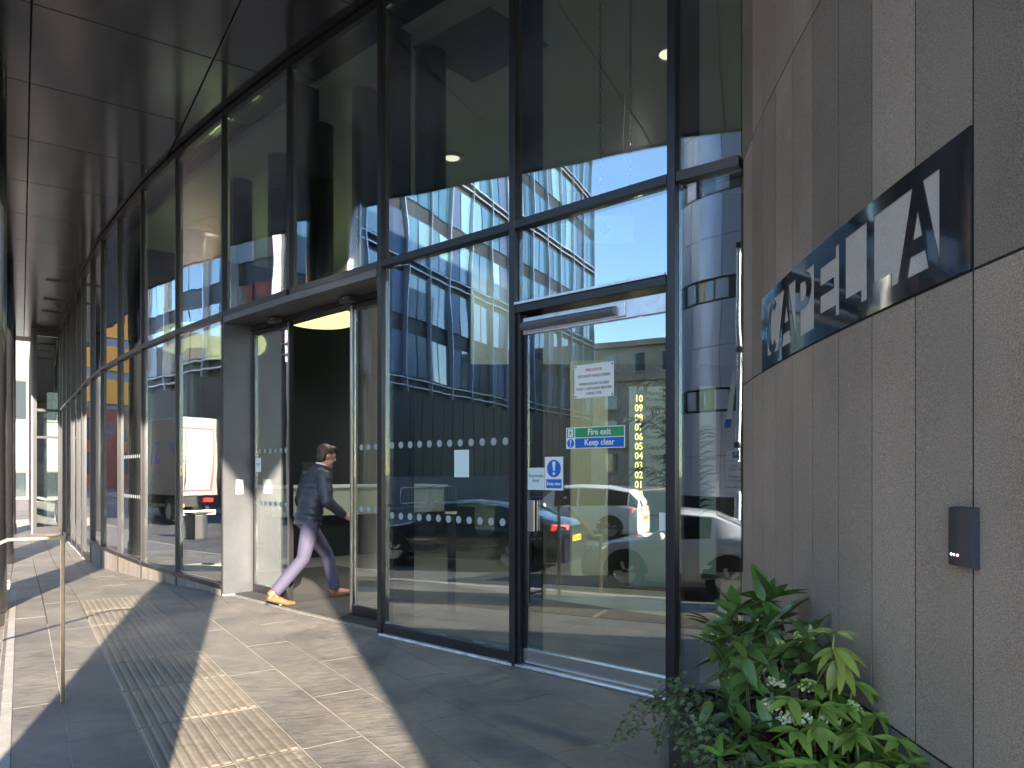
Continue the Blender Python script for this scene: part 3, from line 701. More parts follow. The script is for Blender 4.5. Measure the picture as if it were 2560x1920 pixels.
ln(t, 'WHEN DOOR CLOSES', .63, 2.064, .025, 'ink', .0004); ln(t, 'WAIT 5 SECONDS BEFORE', .63, 2.030, .025, 'ink', .0004); ln(t, 'USING FOB', .63, 1.997, .025, 'ink', .0004)
for s, z in ((.783, 2.19), (.477, 2.188), (.783, 1.98), (.477, 1.98)):
    mb = MB(SG[1].T); mb.add([(s + .009 * math.cos(k * .524), D - .0025, z + .009 * math.sin(k * .524)) for k in range(12)], [tuple(range(12))]); mb.build('sticker', 'dot', t)
t = sheet(1, .868, .377, 1.614, 1.765, D, 'white', 'fire_exit_sign', 'green and blue Fire exit Keep clear sign in middle of the door', 'sign')
bx(1, .788, .385, 1.693, 1.759, D - .0012, 'green', 'green_field', t); bx(1, .788, .385, 1.620, 1.687, D - .0012, 'blue', 'blue_field', t)
bx(1, .860, .796, 1.693, 1.759, D - .0012, 'green', 'pictogram_field', t)
text('lettering', 'Fire exit', .060, SG[1].face(.585, D - .0022, 1.727), 'white', t, .0014, .0003, sx=.95); text('lettering', 'Keep clear', .060, SG[1].face(.585, D - .0022, 1.655), 'white', t, .0014, .0003, sx=.95)
def disc(i, s, z, r, d, mat, name, t, n=28):
    mb = MB(SG[i].T); mb.add([(s + r * math.cos(2 * math.pi * k / n), d, z + r * math.sin(2 * math.pi * k / n)) for k in range(n)], [tuple(range(n))]); return mb.build(name, mat, t)
def flat(i, pts, d, mat, name, t):
    mb = MB(SG[i].T); mb.add([(s, d, z) for s, z in pts], [tuple(range(len(pts)))]); return mb.build(name, mat, t)
def bang(i, s, z, h_, d, t):
    flat(i, [(s - .16 * h_, z + .5 * h_), (s + .16 * h_, z + .5 * h_), (s + .06 * h_, z - .18 * h_), (s - .06 * h_, z - .18 * h_)], d, 'white', 'exclamation_bar', t); disc(i, s, z - .38 * h_, .11 * h_, d, 'white', 'exclamation_dot', t, 14)
disc(1, .828, 1.6535, .031, D - .0017, 'blue', 'warning_disc', t); bang(1, .828, 1.6535, .048, D - .0022, t)
# running figure
q = lambda pts: flat(1, [(.828 - x * .03, 1.726 + y * .03) for x, y in pts], D - .0019, 'white', 'pictogram', t)
q([(-.75, -.95), (.75, -.95), (.75, .95), (-.75, .95)])
qg = lambda pts: flat(1, [(.828 - x * .03, 1.726 + y * .03) for x, y in pts], D - .0023, 'green', 'running_figure', t)
qg([(-.15, .45), (.25, .45), (.10, -.15), (-.25, -.10)]); qg([(-.15, .42), (-.5, .12), (-.42, .02), (-.1, .28)]); qg([(.18, .38), (.5, .05), (.42, -.02), (.12, .2)])
qg([(-.22, -.1), (.05, -.12), (-.2, -.48), (-.55, -.62), (-.58, -.5), (-.35, -.4)]); qg([(-.1, -.12), (.12, -.15), (.35, -.5), (.25, -.85), (.12, -.85), (.18, -.5)])
disc(1, .826, 1.726 + .022, .0042, D - .0023, 'green', 'running_figure', t, 12)
t = sheet(1, 1.226, 1.066, 1.318, 1.481, D, 'pale_film', 'automatic_door_notice', 'pale square Automatic door notice low on the left of the door', 'notice')
ln(t, 'Automatic\ndoor', 1.146, 1.405, .034, 'ink', .0003)
t = sheet(1, 1.062, .895, 1.318, 1.560, D, 'white', 'keep_clear_sign', 'small blue Keep clear sign with exclamation mark beside the automatic door notice', 'sign')
disc(1, .978, 1.475, .064, D - .0017, 'blue', 'warning_disc', t); bang(1, .978, 1.475, .10, D - .0022, t)
bx(1, 1.048, .909, 1.332, 1.398, D - .0012, 'blue', 'blue_field', t); text('lettering', 'Keep clear', .0335, SG[1].face(.978, D - .0022, 1.365), 'white', t, .0007, .0003, sx=.86)
t = sheet(1, .120, .072, 1.072, 1.188, D, 'white', 'blank_card', 'blank white card at the right edge of the fire door glass', 'notice')
t = sheet(2, .652, .486, 1.408, 1.628, .010, 'pale_film', 'blank_sheet', 'blank pale sheet stuck on the window left of the fire door', 'notice')
t = sheet(4, 1.425, 1.290, 1.452, 1.62, RD - .0065, 'white', 'small_door_notice', 'small white Automatic door notice on the left sliding door', 'notice')
text('lettering', 'Automatic\ndoor', .026, SG[4].face(1.357, RD - .0092, 1.535), 'ink', t, .0002, .0003)
rvp = thing('push_button', 'white button plate on the grey metal door reveal', 'button', SG[4].p(SG[4].L - .04, .15, 1.2))
mb = MB(SG[4].T); mb.box(SG[4].L - .041, SG[4].L - .0365, .12, .21, 1.19, 1.36); mb.build('plate', 'white', rvp, bevel=.002)
mb = MB(SG[4].T); mb.box(SG[4].L - .044, SG[4].L - .0415, .145, .185, 1.25, 1.30); mb.build('button', 'alu', rvp)

# ------------------------------------------------------------ handrail beside the steps
def rail(name, label, u, group):
    t = thing(name, label, 'handrail', W(u, .22, 0), group)
    w = .024
    def bar(pts, nm):
        mb = MB(UM); mb.tube([(p[0], p[1], p[2]) for p in pts], [(w, .011)] * len(pts), 4, side=(1, 0, 0)); return mb.build(nm, 'rail', t)
    m2 = MB(UM); m2.box(u - .02, u + .02, .205, .229, 0.0, 1.03); m2.build('post', 'rail', t, bevel=.003)
    m2 = MB(UM); m2.hexa([(u - .022, -.065, 1.031), (u + .022, -.065, 1.031), (u + .022, .229, 1.031), (u - .022, .229, 1.031), (u - .022, -.065, 1.048), (u + .022, -.065, 1.048), (u + .022, .229, 1.048), (u - .022, .229, 1.048)]); m2.build('top_rail', 'rail', t)
    m2 = MB(UM); m2.hexa([(u - .022, -.95, .60), (u + .022, -.95, .60), (u + .022, -.0655, 1.031), (u - .022, -.0655, 1.031), (u - .022, -.95, .617), (u + .022, -.95, .617), (u + .022, -.0655, 1.048), (u - .022, -.0655, 1.048)]); m2.build('sloping_rail', 'rail', t)
    m2 = MB(UM); m2.box(u - .022, u + .022, -1.25, -.9505, .60, .617); m2.build('lower_rail', 'rail', t)
    m2 = MB(UM); m2.box(u - .02, u + .02, -1.245, -1.221, -.452, .5995); m2.build('post', 'rail', t, bevel=.003)
    return t
rail('handrail', 'bronze steel handrail with square post at the top of the steps', 5.345, None)

# ------------------------------------------------------------ planter and plants
pt = thing('planter', 'black rectangular metal planter against the curved stone wall', 'planter', (.93, 2.5, 0))
mb = MB(); X0, X1, Y0, Y1, ZP = .69, 1.155, 1.75, 3.16, .50
mb.box(X0, X0 + .012, Y0, Y1, .0, ZP); mb.box(X1 - .012, X1, Y0, Y1, .0, ZP); mb.box(X0 + .0125, X1 - .0125, Y0, Y0 + .012, 0, ZP); mb.box(X0 + .0125, X1 - .0125, Y1 - .012, Y1, 0, ZP)
mb.build('trough', 'planter', pt)
mb = MB(); mb.box(X0 + .013, X1 - .013, Y0 + .013, Y1 - .013, .05, .455); mb.build('soil', 'soil', pt)
def leafmesh(name, L, Wd, mat, fold=.25, curl=.25, tip=.0, n=6, wave=0):
    me = bpy.data.meshes.new(name); vs = []; fs = []; uvs = []
    for i in range(n + 1):
        t = i / n; w = Wd * .5 * (math.sin(math.pi * min(1, t ** .8 * .97 + .03)) ** .8) * (1 if t < .97 else .3); x = L * t; z = -curl * L * t * t
        wv = wave * math.sin(t * 9) * w
        vs += [(x, -w, z + fold * w + wv), (x, 0, z), (x, w, z + fold * w - wv)]; uvs += [(t, .5 - w / Wd if False else 0.0), (t, .5), (t, 1.0)]
    for i in range(n):
        for j in range(2): fs.append((i * 3 + j, (i + 1) * 3 + j, (i + 1) * 3 + j + 1, i * 3 + j + 1))
    me.from_pydata(vs, [], fs); uvl = me.uv_layers.new(name='UVMap')
    for lp in me.loops: uvl.data[lp.index].uv = uvs[lp.vertex_index]
    me.polygons.foreach_set('use_smooth', [True] * len(me.polygons)); me.materials.append(M[mat]); me.update(); return me
def lmat(p, az, el, roll=0, s=1.0):
    d = Vector((math.cos(az) * math.cos(el), math.sin(az) * math.cos(el), math.sin(el)))
    y = Vector((0, 0, 1)).cross(d); y = y.normalized() if y.length > 1e-4 else Vector((0, 1, 0)); z = d.cross(y)
    m = Matrix((d, y, z)).transposed().to_4x4() @ Matrix.Rotation(roll, 4, 'X') @ Matrix.Scale(s, 4); m.translation = Vector(p); return m
def stem(par, pts, r0, r1, mat):
    mb = MB(); k = len(pts); mb.tube(pts, [r0 + (r1 - r0) * i / (k - 1) for i in range(k)], 6); return mb.build('stem', mat, par, smooth=60)
rnd = random.Random(5)
def whorl(par, p, meshes, n, el, s, jitter=.2, az0=None, spread=.28):
    a0 = rnd.uniform(0, 6.28) if az0 is None else az0
    for k in range(n):
        link('leaf', rnd.choice(meshes), par, lmat(p, a0 + 2 * math.pi * k / n * (1 if n < 9 else 2.4) + rnd.uniform(-jitter, jitter), el + rnd.uniform(-spread, spread), rnd.uniform(-.5, .5) * (1 + spread), s * rnd.uniform(.75, 1.1)))
def bend(p, q, k=5, sag=.02): 
    p, q = Vector(p), Vector(q); off = Vector((rnd.uniform(-1, 1), rnd.uniform(-1, 1), 0)) * sag
    return [p.lerp(q, i / (k - 1)) + off * math.sin(math.pi * i / (k - 1)) for i in range(k)]
# spotted laurel at the back of the planter
au = thing('spotted_laurel', 'glossy dark green spotted laurel, tallest plant at the back of the planter', 'plant', (1.0, 2.95, .455))
lm = [leafmesh('laurel_leaf', .17, .062, 'lf_aucuba', .22, .18, n=7), leafmesh('laurel_leaf', .14, .055, 'lf_aucuba', .3, .3, n=7)]
for (x, y, z, n) in ((1.05, 2.93, .93, 7), (.93, 3.0, .86, 6), (1.12, 2.98, .84, 5), (.86, 2.98, .78, 6), (1.0, 2.9, .80, 6)):
    stem(au, bend((x * .8 + .19, 2.95, .45), (x, y, z)), .006, .004, 'stem_b'); whorl(au, (x, y, z), lm, n, .55, 1.0, spread=.5)
    whorl(au, (x * .9 + .1, y, z - .10), lm, 4, .1, .9)
# skimmia with cream flower heads
sk = thing('flowering_skimmia', 'dark leaved shrub with clusters of cream flowers in the middle of the planter', 'plant', (.95, 2.75, .455))
lm = [leafmesh('shrub_leaf', .085, .032, 'lf_skim', .3, .25, n=5), leafmesh('shrub_leaf', .10, .036, 'lf_skim', .25, .3, n=5)]
sps = []
for k in range(20):
    x = rnd.uniform(.74, 1.16); y = rnd.uniform(2.45, 3.0); z = .60 + .26 * rnd.random() + .10 * math.sin(math.pi * min(1, max(0, (x - .65) / .55)))
    sps.append((x, y, z))
for i, p in enumerate(sps):
    stem(sk, bend((p[0] * .7 + .29, p[1] * .8 + .55, .45), p), .003, .002, 'stem_b'); whorl(sk, p, lm, 6, .3, 1.15, .3, spread=.9); whorl(sk, (p[0], p[1] - .03, p[2] - .08), lm, 5, .1, 1.2, .3, spread=.9); whorl(sk, (p[0] - .03, p[1] - .12, .50 + .3 * (p[2] - .5)), lm, 4, .3, 1.3, .3, spread=.9)
def flowerhead(par, p, r, mat):
    mb = MB()
    for k in range(60):
        a, e = rnd.uniform(0, 6.28), rnd.uniform(-.2, 1.5); d = Vector((math.cos(a) * math.cos(e), math.sin(a) * math.cos(e), .8 * math.sin(e))) * r * rnd.uniform(.6, 1.05)
        mb.ball((p[0] + d.x, p[1] + d.y, p[2] + d.z), .0056 * rnd.uniform(.8, 1.2), 6, 4)
    return mb.build('flower_head', mat, par, smooth=80)
for (x, y, z, c) in ((.935, 2.70, .83, 'flower_g'), (1.03, 2.70, .86, 'flower_g'), (.90, 2.62, .72, 'flower'), (.86, 2.64, .77, 'flower'), (.82, 2.70, .76, 'flower'), (.86, 2.55, .665, 'flower'), (.90, 2.50, .64, 'flower'), (.94, 2.48, .645, 'flower'),
                     (1.12, 2.62, .80, 'flower_g'), (1.0, 2.58, .72, 'flower_g'), (.79, 2.78, .68, 'flower'), (1.02, 2.45, .66, 'flower'), (.97, 2.56, .66, 'flower_g'), (1.10, 2.48, .68, 'flower_g')):
    stem(sk, bend((x, y, z - .1), (x, y - .15, z)), .003, .0025, 'stem_g'); flowerhead(sk, (x, y - .15, z + .0), .034, c)
# rhododendron with drooping whorls
rh = thing('rhododendron', 'yellow green rhododendron with drooping leaf whorls at the front of the planter', 'plant', (1.0, 2.2, .455))
lg = [leafmesh('rhododendron_leaf', .12, .040, 'lf_rhodo', .22, .35, n=7), leafmesh('rhododendron_leaf', .105, .034, 'lf_rhodo', .28, .25, n=7)]
ly = [leafmesh('rhododendron_leaf', .115, .036, 'lf_rhodo_y', .2, .35, n=7)]
for (x, y, z, n, el, mm, s) in ((1.055, 2.35, .925, 7, .25, ly, .75), (1.055, 2.35, .875, 9, -.5, ly, 1.0), (1.06, 2.345, .845, 9, -.85, ly, 1.05), (1.075, 2.30, .70, 11, -.25, lg, 1.0), (1.09, 2.26, .665, 9, -.6, lg, 1.0),
                                (.905, 2.34, .715, 10, -.25, lg, .85), (.935, 2.22, .66, 11, -.2, lg, .95), (1.14, 2.13, .655, 8, .1, lg, .8), (1.05, 2.10, .60, 11, -.2, lg, 1.0), (.95, 2.05, .585, 11, -.1, lg, 1.0),
                                (1.12, 2.22, .60, 9, -.3, lg, .9), (1.0, 2.26, .64, 10, -.1, lg, 1.0), (.86, 2.10, .60, 10, -.1, lg, .95), (1.13, 2.05, .62, 8, .2, lg, .8), (1.02, 2.42, .74, 9, -.1, lg, .9), (1.12, 2.36, .76, 9, -.2, lg, .9), (1.10, 2.44, .70, 9, -.3, lg, 1.0), (.99, 2.30, .70, 10, -.2, lg, .95), (1.15, 2.28, .68, 8, -.1, lg, .9), (.88, 2.22, .65, 9, .0, lg, .85), (1.04, 2.18, .66, 10, -.1, lg, .95), (1.10, 2.0, .56, 10, -.1, lg, 1.0), (.90, 1.98, .56, 10, -.1, lg, .9), (1.0, 1.92, .54, 9, .0, lg, .9)):
    whorl(rh, (x, y, z), mm, n, el, s, .25)
    if (x, z) != (1.055, .925) and (x, z) != (1.06, .845): stem(rh, bend((x, y + .03, .45), (x, y, z)), .006, .004, 'stem_g')
stem(rh, bend((1.055, 2.35, .84), (1.055, 2.35, .93)), .004, .003, 'stem_g')
# variegated, red and lime plants
va = thing('variegated_euonymus', 'small plant with white edged round leaves at the left of the planter', 'plant', (.84, 2.42, .455))
lm = [leafmesh('variegated_leaf', .065, .044, 'lf_var', .2, .2, n=6)]
for p in ((.825, 2.42, .615), (.84, 2.46, .60), (.915, 2.47, .655)):
    stem(va, bend((p[0], p[1], .45), p), .003, .002, 'stem_g'); whorl(va, p, lm, 7 if p[0] < .9 else 3, .35, 1.0)
rd_ = thing('red_cordyline', 'wine red strap leaved plant in the middle of the planter', 'plant', (.90, 2.33, .455))
lm = [leafmesh('strap_leaf', .20, .022, 'lf_red', .5, .25, n=6), leafmesh('strap_leaf', .16, .020, 'lf_red', .5, .4, n=6)]
for p, n in (((.89, 2.36, .52), 14), ((.83, 2.25, .48), 8), ((.98, 2.32, .55), 9)):
    stem(rd_, bend((p[0], p[1], .45), (p[0], p[1], p[2] + .02)), .006, .005, 'stem_b'); whorl(rd_, p, lm, n, .75, 1.0, .3)
lmn = thing('lime_leucothoe', 'fresh green narrow leaved plant at the front left of the planter', 'plant', (.84, 2.15, .455))
lm = [leafmesh('narrow_leaf', .085, .020, 'lf_lime', .3, .3, n=5)]
for k in range(15):
    p = (rnd.uniform(.74, .93), rnd.uniform(1.95, 2.35), rnd.uniform(.50, .60)); q = (p[0] + rnd.uniform(-.1, .06), p[1] + rnd.uniform(-.08, .04), p[2] + rnd.uniform(-.03, .06))
    stem(lmn, bend((p[0], p[1], .45), q), .0028, .0018, 'stem_g'); whorl(lmn, q, lm, 7, .1, 1.1, .5, spread=.7)
# trailing ivy: stems, and one mass of small leaves
iv = thing('trailing_ivy', 'trailing ivy hanging over the left side of the planter', 'plant', (.72, 2.5, .455))
mbv, mbf, uvl = [], [], []
def ivyleaf(p, az, el, s):
    m = lmat(p, az, el, rnd.uniform(-.8, .8), s); b = len(mbv)
    pts = [(0, 0, 0), (.2, -.42, .05), (.38, -.24, .02), (.62, -.5, .0), (.66, -.2, -.02), (1.0, 0, -.12), (.66, .2, -.02), (.62, .5, .0), (.38, .24, .02), (.2, .42, .05), (.4, 0, -.05)]
    mbv.extend(tuple(m @ Vector(q)) for q in pts); uvl.extend((q[0], .5 + q[1]) for q in pts); mbf.extend((b + 10, b + k, b + (k + 1) % 10) for k in range(10))
for k in range(40):
    y = rnd.uniform(1.95, 3.12); x = rnd.uniform(.68, .80); 
    drop = rnd.uniform(.05, .22) if y > 2.75 else rnd.uniform(.0, .12)
    p0 = Vector((x + .06, y, .50)); p1 = Vector((X0 - rnd.uniform(.015, .05), y + rnd.uniform(-.05, .05), .50 + rnd.uniform(.0, .05))); p2 = p1 + Vector((-rnd.uniform(.0, .10) if y > 2.8 else -.01, rnd.uniform(-.08, .08), -drop - (.06 if y < 2.8 else 0)))
    pts = [p0, p0.lerp(p1, .5) + Vector((0, 0, .05)), p1, p1.lerp(p2, .5) + Vector((-.015, 0, 0)), p2]
    stem(iv, pts, .002, .0012, 'stem_b')
    for j in range(26):
        t = rnd.uniform(0, 3.99); a = int(t); q = pts[a].lerp(pts[a + 1], t - a) + Vector((rnd.uniform(-.03, .02), rnd.uniform(-.03, .03), rnd.uniform(-.02, .04)))
        if q.x > X0 - .008 and q.z < .47 : q.x = X0 - .012
        ivyleaf(q, rnd.uniform(2.2, 5.2), rnd.uniform(-.9, .3), rnd.uniform(.018, .032))
for (y, L) in ((3.05, 9), (3.12, 12), (2.98, 8)):
    p = Vector((X0 - .03, y, .5)); pts = [p]
    for j in range(L): pts.append(pts[-1] + Vector((-.022 + rnd.uniform(-.012, .01), rnd.uniform(-.012, .012), -.004 - .0035 * j)))
    stem(iv, pts, .002, .001, 'stem_b')
    for q in pts:
        for j in range(4): ivyleaf(q + Vector((rnd.uniform(-.02, .02), rnd.uniform(-.02, .02), rnd.uniform(-.02, .015))), rnd.uniform(0, 6.28), rnd.uniform(-.9, .3), rnd.uniform(.018, .03))
me = bpy.data.meshes.new('foliage'); me.from_pydata(mbv, [], mbf); ul = me.uv_layers.new(name='UVMap')
for lp in me.loops: ul.data[lp.index].uv = uvl[lp.vertex_index]
me.materials.append(M['lf_ivy']); tag(link('foliage', me, iv), kind='stuff')
# ------------------------------------------------------------ lobby things
dk = thing('reception_desk', 'cream fronted reception desk on a dark base in the lobby', 'desk', W(12, 5, 0))
mb = MB(UM); mb.box(11.9, 12.8, 3.5, 6.4, .006, .72); mb.build('base', 'in_dark', dk)
mb = MB(UM); mb.box(11.75, 12.0, 3.4, 6.5, .721, 1.18); mb.build('front_panel', 'desk', dk, bevel=.01)
mb = MB(UM); mb.box(11.7, 12.9, 3.35, 6.55, 1.181, 1.22); mb.build('counter_top', 'white', dk, bevel=.005)
mo = thing('desk_monitor', 'thin dark monitor standing on the reception desk', 'monitor', W(12.4, 4.3, 1.22))
mb = MB(UM); mb.box(12.4, 12.43, 4.05, 4.6, 1.30, 1.62); mb.build('screen', 'plastic_dark', mo, bevel=.005); mb = MB(UM); mb.box(12.36, 12.47, 4.25, 4.4, 1.2205, 1.3); mb.build('stand', 'plastic_dark', mo)
lk = thing('low_counter', 'low cream counter block on the pale lobby floor', 'counter', (-.85, 16.6, 0))
mb = MB(); mb.box(-.85, -.40, 16.4, 16.9, .14, .66); mb.build('body', 'desk', lk, bevel=.01); mb = MB(); mb.box(-1.25, -.35, 16.35, 16.95, .661, .72); mb.build('top', 'desk', lk, bevel=.005); mb = MB(); mb.box(-.82, -.43, 16.44, 16.86, .0065, .1395); mb.build('plinth', 'in_dark', lk)
bp_ = thing('barrier_post', 'square dark barrier post in the lobby behind the left window', 'post', (-.62, 7.4, 0))
mb = MB(); mb.box(-.66, -.58, 7.36, 7.44, .017, 1.02); mb.build('shaft', 'frame_in', bp_, bevel=.004); mb = MB(); mb.box(-.68, -.56, 7.34, 7.46, 1.0205, 1.045); mb.build('cap', 'steel', bp_)
def ring(name, label, c, r, a, b):
    t = thing(name, label, 'pendant light', (c[0], c[1], c[2] - b), 'ring pendant lights')
    mb = MB(); n, m = 40, 14; vs = []; fs = []
    for i in range(n):
        th = 2 * math.pi * i / n
        for j in range(m):
            ph = 2 * math.pi * j / m; q = r + a * math.cos(ph); vs.append((c[0] + q * math.cos(th), c[1] + q * math.sin(th), c[2] + b * math.sin(ph)))
    for i in range(n):
        for j in range(m): fs.append((i * m + j, ((i + 1) % n) * m + j, ((i + 1) % n) * m + (j + 1) % m, i * m + (j + 1) % m))
    mb.add(vs, fs); mb.build('diffuser', 'ring', t, smooth=80)
    for k in range(3):
        th = 2.1 * k; x, y = c[0] + r * math.cos(th), c[1] + r * math.sin(th); mb = MB(); mb.tube([(x, y, c[2] + b * .9), (x, y, 5.52)], .004, 6); mb.build('wire', 'steel', t)
ring('ring_pendant', 'glowing yellow green ring pendant seen beside the grey door reveal', (-5.0, 12.0, 3.62), .62, .24, .20)
ring('ring_pendant', 'glowing yellow green ring pendant above the open sliding door', (-3.10, 11.6, 3.93), .46, .13, .09)
# directory board with lit floor numbers
db = thing('floor_directory', 'teal floor directory board with glowing numbers behind the fire door', 'sign', (1.95, 9.0, 0))
mb = MB(); mb.box(1.468, 2.55, 9.0, 9.03, .006, 2.52); mb.build('board', 'in_board', db)
def dm(x, z): return Matrix(((1, 0, 0, x), (0, 0, -1, 8.998), (0, 1, 0, z), (0, 0, 0, 1)))
names = ['Morton Fraser M\nReception', 'AON', 'Morton Fraser M', 'Morton Fraser', 'Strathclyde Pensions', 'Capquest Reception', 'Capquest', '', 'Atos', 'Atos - Reception', '']
for k in range(11):
    z = 2.365 - k * .1195
    text('floor_number', '%02d' % (10 - k), .125, dm(1.585, z), 'numbers', db, .0012, .002, sx=.82)
    if names[k]: text('tenant_name', names[k], .075, dm(1.675, z + (.03 if k == 0 else 0)), 'ink', db, .0, .001, 'LEFT', sx=.95)
text('tenant_name', 'managed by', .045, dm(1.62, .91), 'ink', db, 0, .001, 'LEFT'); text('tenant_name', 'Knight\nFrank', .045, dm(1.93, .91), 'ink', db, .001, .001, 'LEFT')
for i in range(2):
    for j in range(2): mb = MB(); mb.lathe([(0, 0), (.014, 0)], 10); mb.v = [(1.885 + i * .026 + x, 8.997, .90 + j * .03 + y) for x, y, z in mb.v]; mb.build('emblem', 'ink', db)
# palm in a dark pot behind the glass
pl_ = thing('potted_palm', 'feathery palm in a dark pot just inside the fire door', 'plant', (1.58, 6.15, 0))
mb = MB(); mb.lathe([(.14, .007), (.19, .42), (.205, .56), (.19, .56), (.18, .52), (0, .52)], 24, (1.58, 6.15, 0)); mb.build('pot', 'plastic_dark', pl_, smooth=40)
for k in range(8):
    a = 1.9 + 2.7 * k / 7 + rnd.uniform(-.25, .25); hgt = rnd.uniform(.9, 1.75); Lr = rnd.uniform(.55, .95); p0 = Vector((1.58, 6.15, .52)); dx, dy = math.cos(a), math.sin(a)
    pts = []
    for j in range(10):
        s = j / 9; pts.append(p0 + Vector((dx * Lr * s * s * 1.0, dy * Lr * s * s * .7, hgt * math.sin(s * 1.75) / math.sin(1.57) * 1.0)))
    mb = MB(); mb.tube(pts, [.008 - .0065 * j / 9 for j in range(10)], 6)
    for j in range(22):
        s = .35 + .65 * (j + rnd.uniform(-.4, .4)) / 22.5; s = min(.98, s); f_ = s * 9; i = min(8, int(f_)); q = pts[i].lerp(pts[i + 1], f_ - i); tdir = (pts[i + 1] - pts[i]).normalized()
        for sd in (-1, 1):
            sv = tdir.cross(Vector((0, 0, 1))).normalized() * sd; L2 = .24 * (1.15 - s * .6)
            e = q + (sv * .75 + tdir * .6).normalized() * L2 + Vector((rnd.uniform(-.2, .2), rnd.uniform(-.2, .2), rnd.uniform(-.75, -.15))) * L2; mid = q.lerp(e, .5) + Vector((0, 0, .02)); wv = tdir * .007
            mb.add([q - wv, q + wv, mid + wv * 1.3, e, mid - wv * 1.3], [(0, 1, 2, 4), (4, 2, 3)])
    me = mb.mesh('frond', 'lf_palm'); me.uv_layers.new(name='UVMap'); link('frond', me, pl_)
# hanging sign on two chains inside the upper window
hs = thing('hanging_sign', 'translucent exit sign hung on two chains behind the upper fire door window', 'sign', (.82, 6.2, 3.42))
mb = MB(); mb.box(.58, 1.05, 6.2, 6.206, 3.42, 3.66); mb.build('panel', 'pale_film', hs)
def hm(x, z): return Matrix(((1, 0, 0, x), (0, 0, -1, 6.1985), (0, 1, 0, z), (0, 0, 0, 1)))
text('arrow', '\u2193', .16, hm(.80, 3.54), 'green', hs, .002)
for x in (.76, 1.02):
    mb = MB(); z = 3.66; k = 0
    while z < 5.5:
        pts = [(math.cos(a) * .011, math.sin(a) * .024) for a in [i * 2 * math.pi / 8 for i in range(9)]]
        mb.tube([(x + (p[0] if k % 2 == 0 else 0), 6.2 + (0 if k % 2 == 0 else p[0]), z + .02 + p[1]) for p in pts], .003, 4, cap=False); z += .038; k += 1
    mb.build('chain', 'frame_in', hs)
mb = MB(); mb.tube([(1.0, 6.19, 5.5), (.985, 6.19, 4.9), (.95, 6.19, 4.3), (.99, 6.19, 3.95)], .005, 6); mb.build('cable', 'white', hs, smooth=60)

# ------------------------------------------------------------ person striding in through the open door
hd = Vector((.78, .62, 0)).normalized(); rt = Vector((hd.y, -hd.x, 0))
PB_ = Vector((-2.26, 7.98, 0))
def pp(f_, r_, z): return PB_ + hd * f_ + rt * r_ + Vector((0, 0, z))
per = thing('person', 'person in navy quilted jacket, blue trousers and tan shoes striding through the open door', 'person', PB_)
def remesh(name, mb, mat, parent, vox, smooth_it=4):
    me = mb.mesh(name); o = bpy.data.objects.new(name, me); COL.objects.link(o)
    r = o.modifiers.new('r', 'REMESH'); r.mode = 'VOXEL'; r.voxel_size = vox; s = o.modifiers.new('s', 'SMOOTH'); s.iterations = smooth_it; s.factor = .5
    dg = bpy.context.evaluated_depsgraph_get(); m2 = bpy.data.meshes.new_from_object(o.evaluated_get(dg)); bpy.data.objects.remove(o); bpy.data.meshes.remove(me)
    m2.name = name; m2.polygons.foreach_set('use_smooth', [True] * len(m2.polygons)); m2.materials.clear(); m2.materials.append(M[mat]); return link(name, m2, parent)
# joints: f forward, r right (camera side), z up
hipR, hipL = pp(.0, .095, .90), pp(.0, -.095, .90)
kneR, ankR, toeR = pp(-.10, .10, .50), pp(-.42, .09, .155), pp(-.33, .09, .035)       # trailing right leg, heel raised
kneL, ankL, toeL = pp(.27, -.10, .50), pp(.37, -.10, .095), pp(.56, -.10, .045)         # leading left leg
pel, wst, chs, nek, hdc = pp(.0, 0, .93), pp(.035, 0, 1.08), pp(.10, 0, 1.32), pp(.15, 0, 1.50), pp(.215, 0, 1.625)
shR, shL = pp(.10, .19, 1.415), pp(.10, -.19, 1.415)
elR, wrR = pp(.10, .27, 1.13), pp(.32, .24, .965)        # right arm, hand forward
elL, wrL = pp(.02, -.27, 1.13), pp(.10, -.24, .90)
def hand(mb, wr, fw, side, dn):
    fw = fw.normalized(); dn = dn.normalized(); sd = fw.cross(dn).normalized()
    palm = [wr, wr + fw * .045, wr + fw * .09]; mb.tube(palm, [(.024, .018), (.036, .017), (.038, .014)], 10, side=dn)
    for k, L in enumerate((.070, .080, .075, .058)):
        b = wr + fw * .085 + dn * (-.028 + .019 * k); c = sd * side
        mb.tube([b, b + fw * L * .45 + c * .006, b + fw * L * .75 + c * .022, b + fw * L * .9 + c * .04], [.0088, .0085, .0078, .006], 7)
    b = wr + fw * .03 - dn * .03; mb.tube([b, b + fw * .03 - dn * .022, b + fw * .06 - dn * .025 + sd * side * .01], [.011, .0098, .008], 7)
body = MB()
body.tube([pel - Vector((0, 0, .08)), pel, wst, chs, chs + Vector((0, 0, .10)), nek], [(.13, .09), (.15, .105), (.125, .095), (.155, .105), (.12, .085), (.055, .055)], 16, side=rt)
body.tube([chs + Vector((0, 0, .12)), nek, hdc - Vector((0, 0, .07))], [(.07, .065), (.054, .056), (.055, .06)], 12, side=rt)
head_axis = (hd * .22 + Vector((0, 0, 1))).normalized()
HM = Matrix((hd, rt, Vector((0, 0, 1)))).transposed().to_4x4() @ Matrix.Rotation(R(14), 4, 'Y'); HM.translation = hdc
hb = MB(HM)
hb.ball((-.008, 0, .028), .094, 20, 12, (1.06, .82, 1.0)); hb.ball((.025, 0, -.045), .066, 16, 10, (1.02, .80, 1.0))
hb.tube([(.085, 0, .03), (.102, 0, .0), (.112, 0, -.018), (.09, 0, -.026)], [.012, .014, .016, .012], 8)
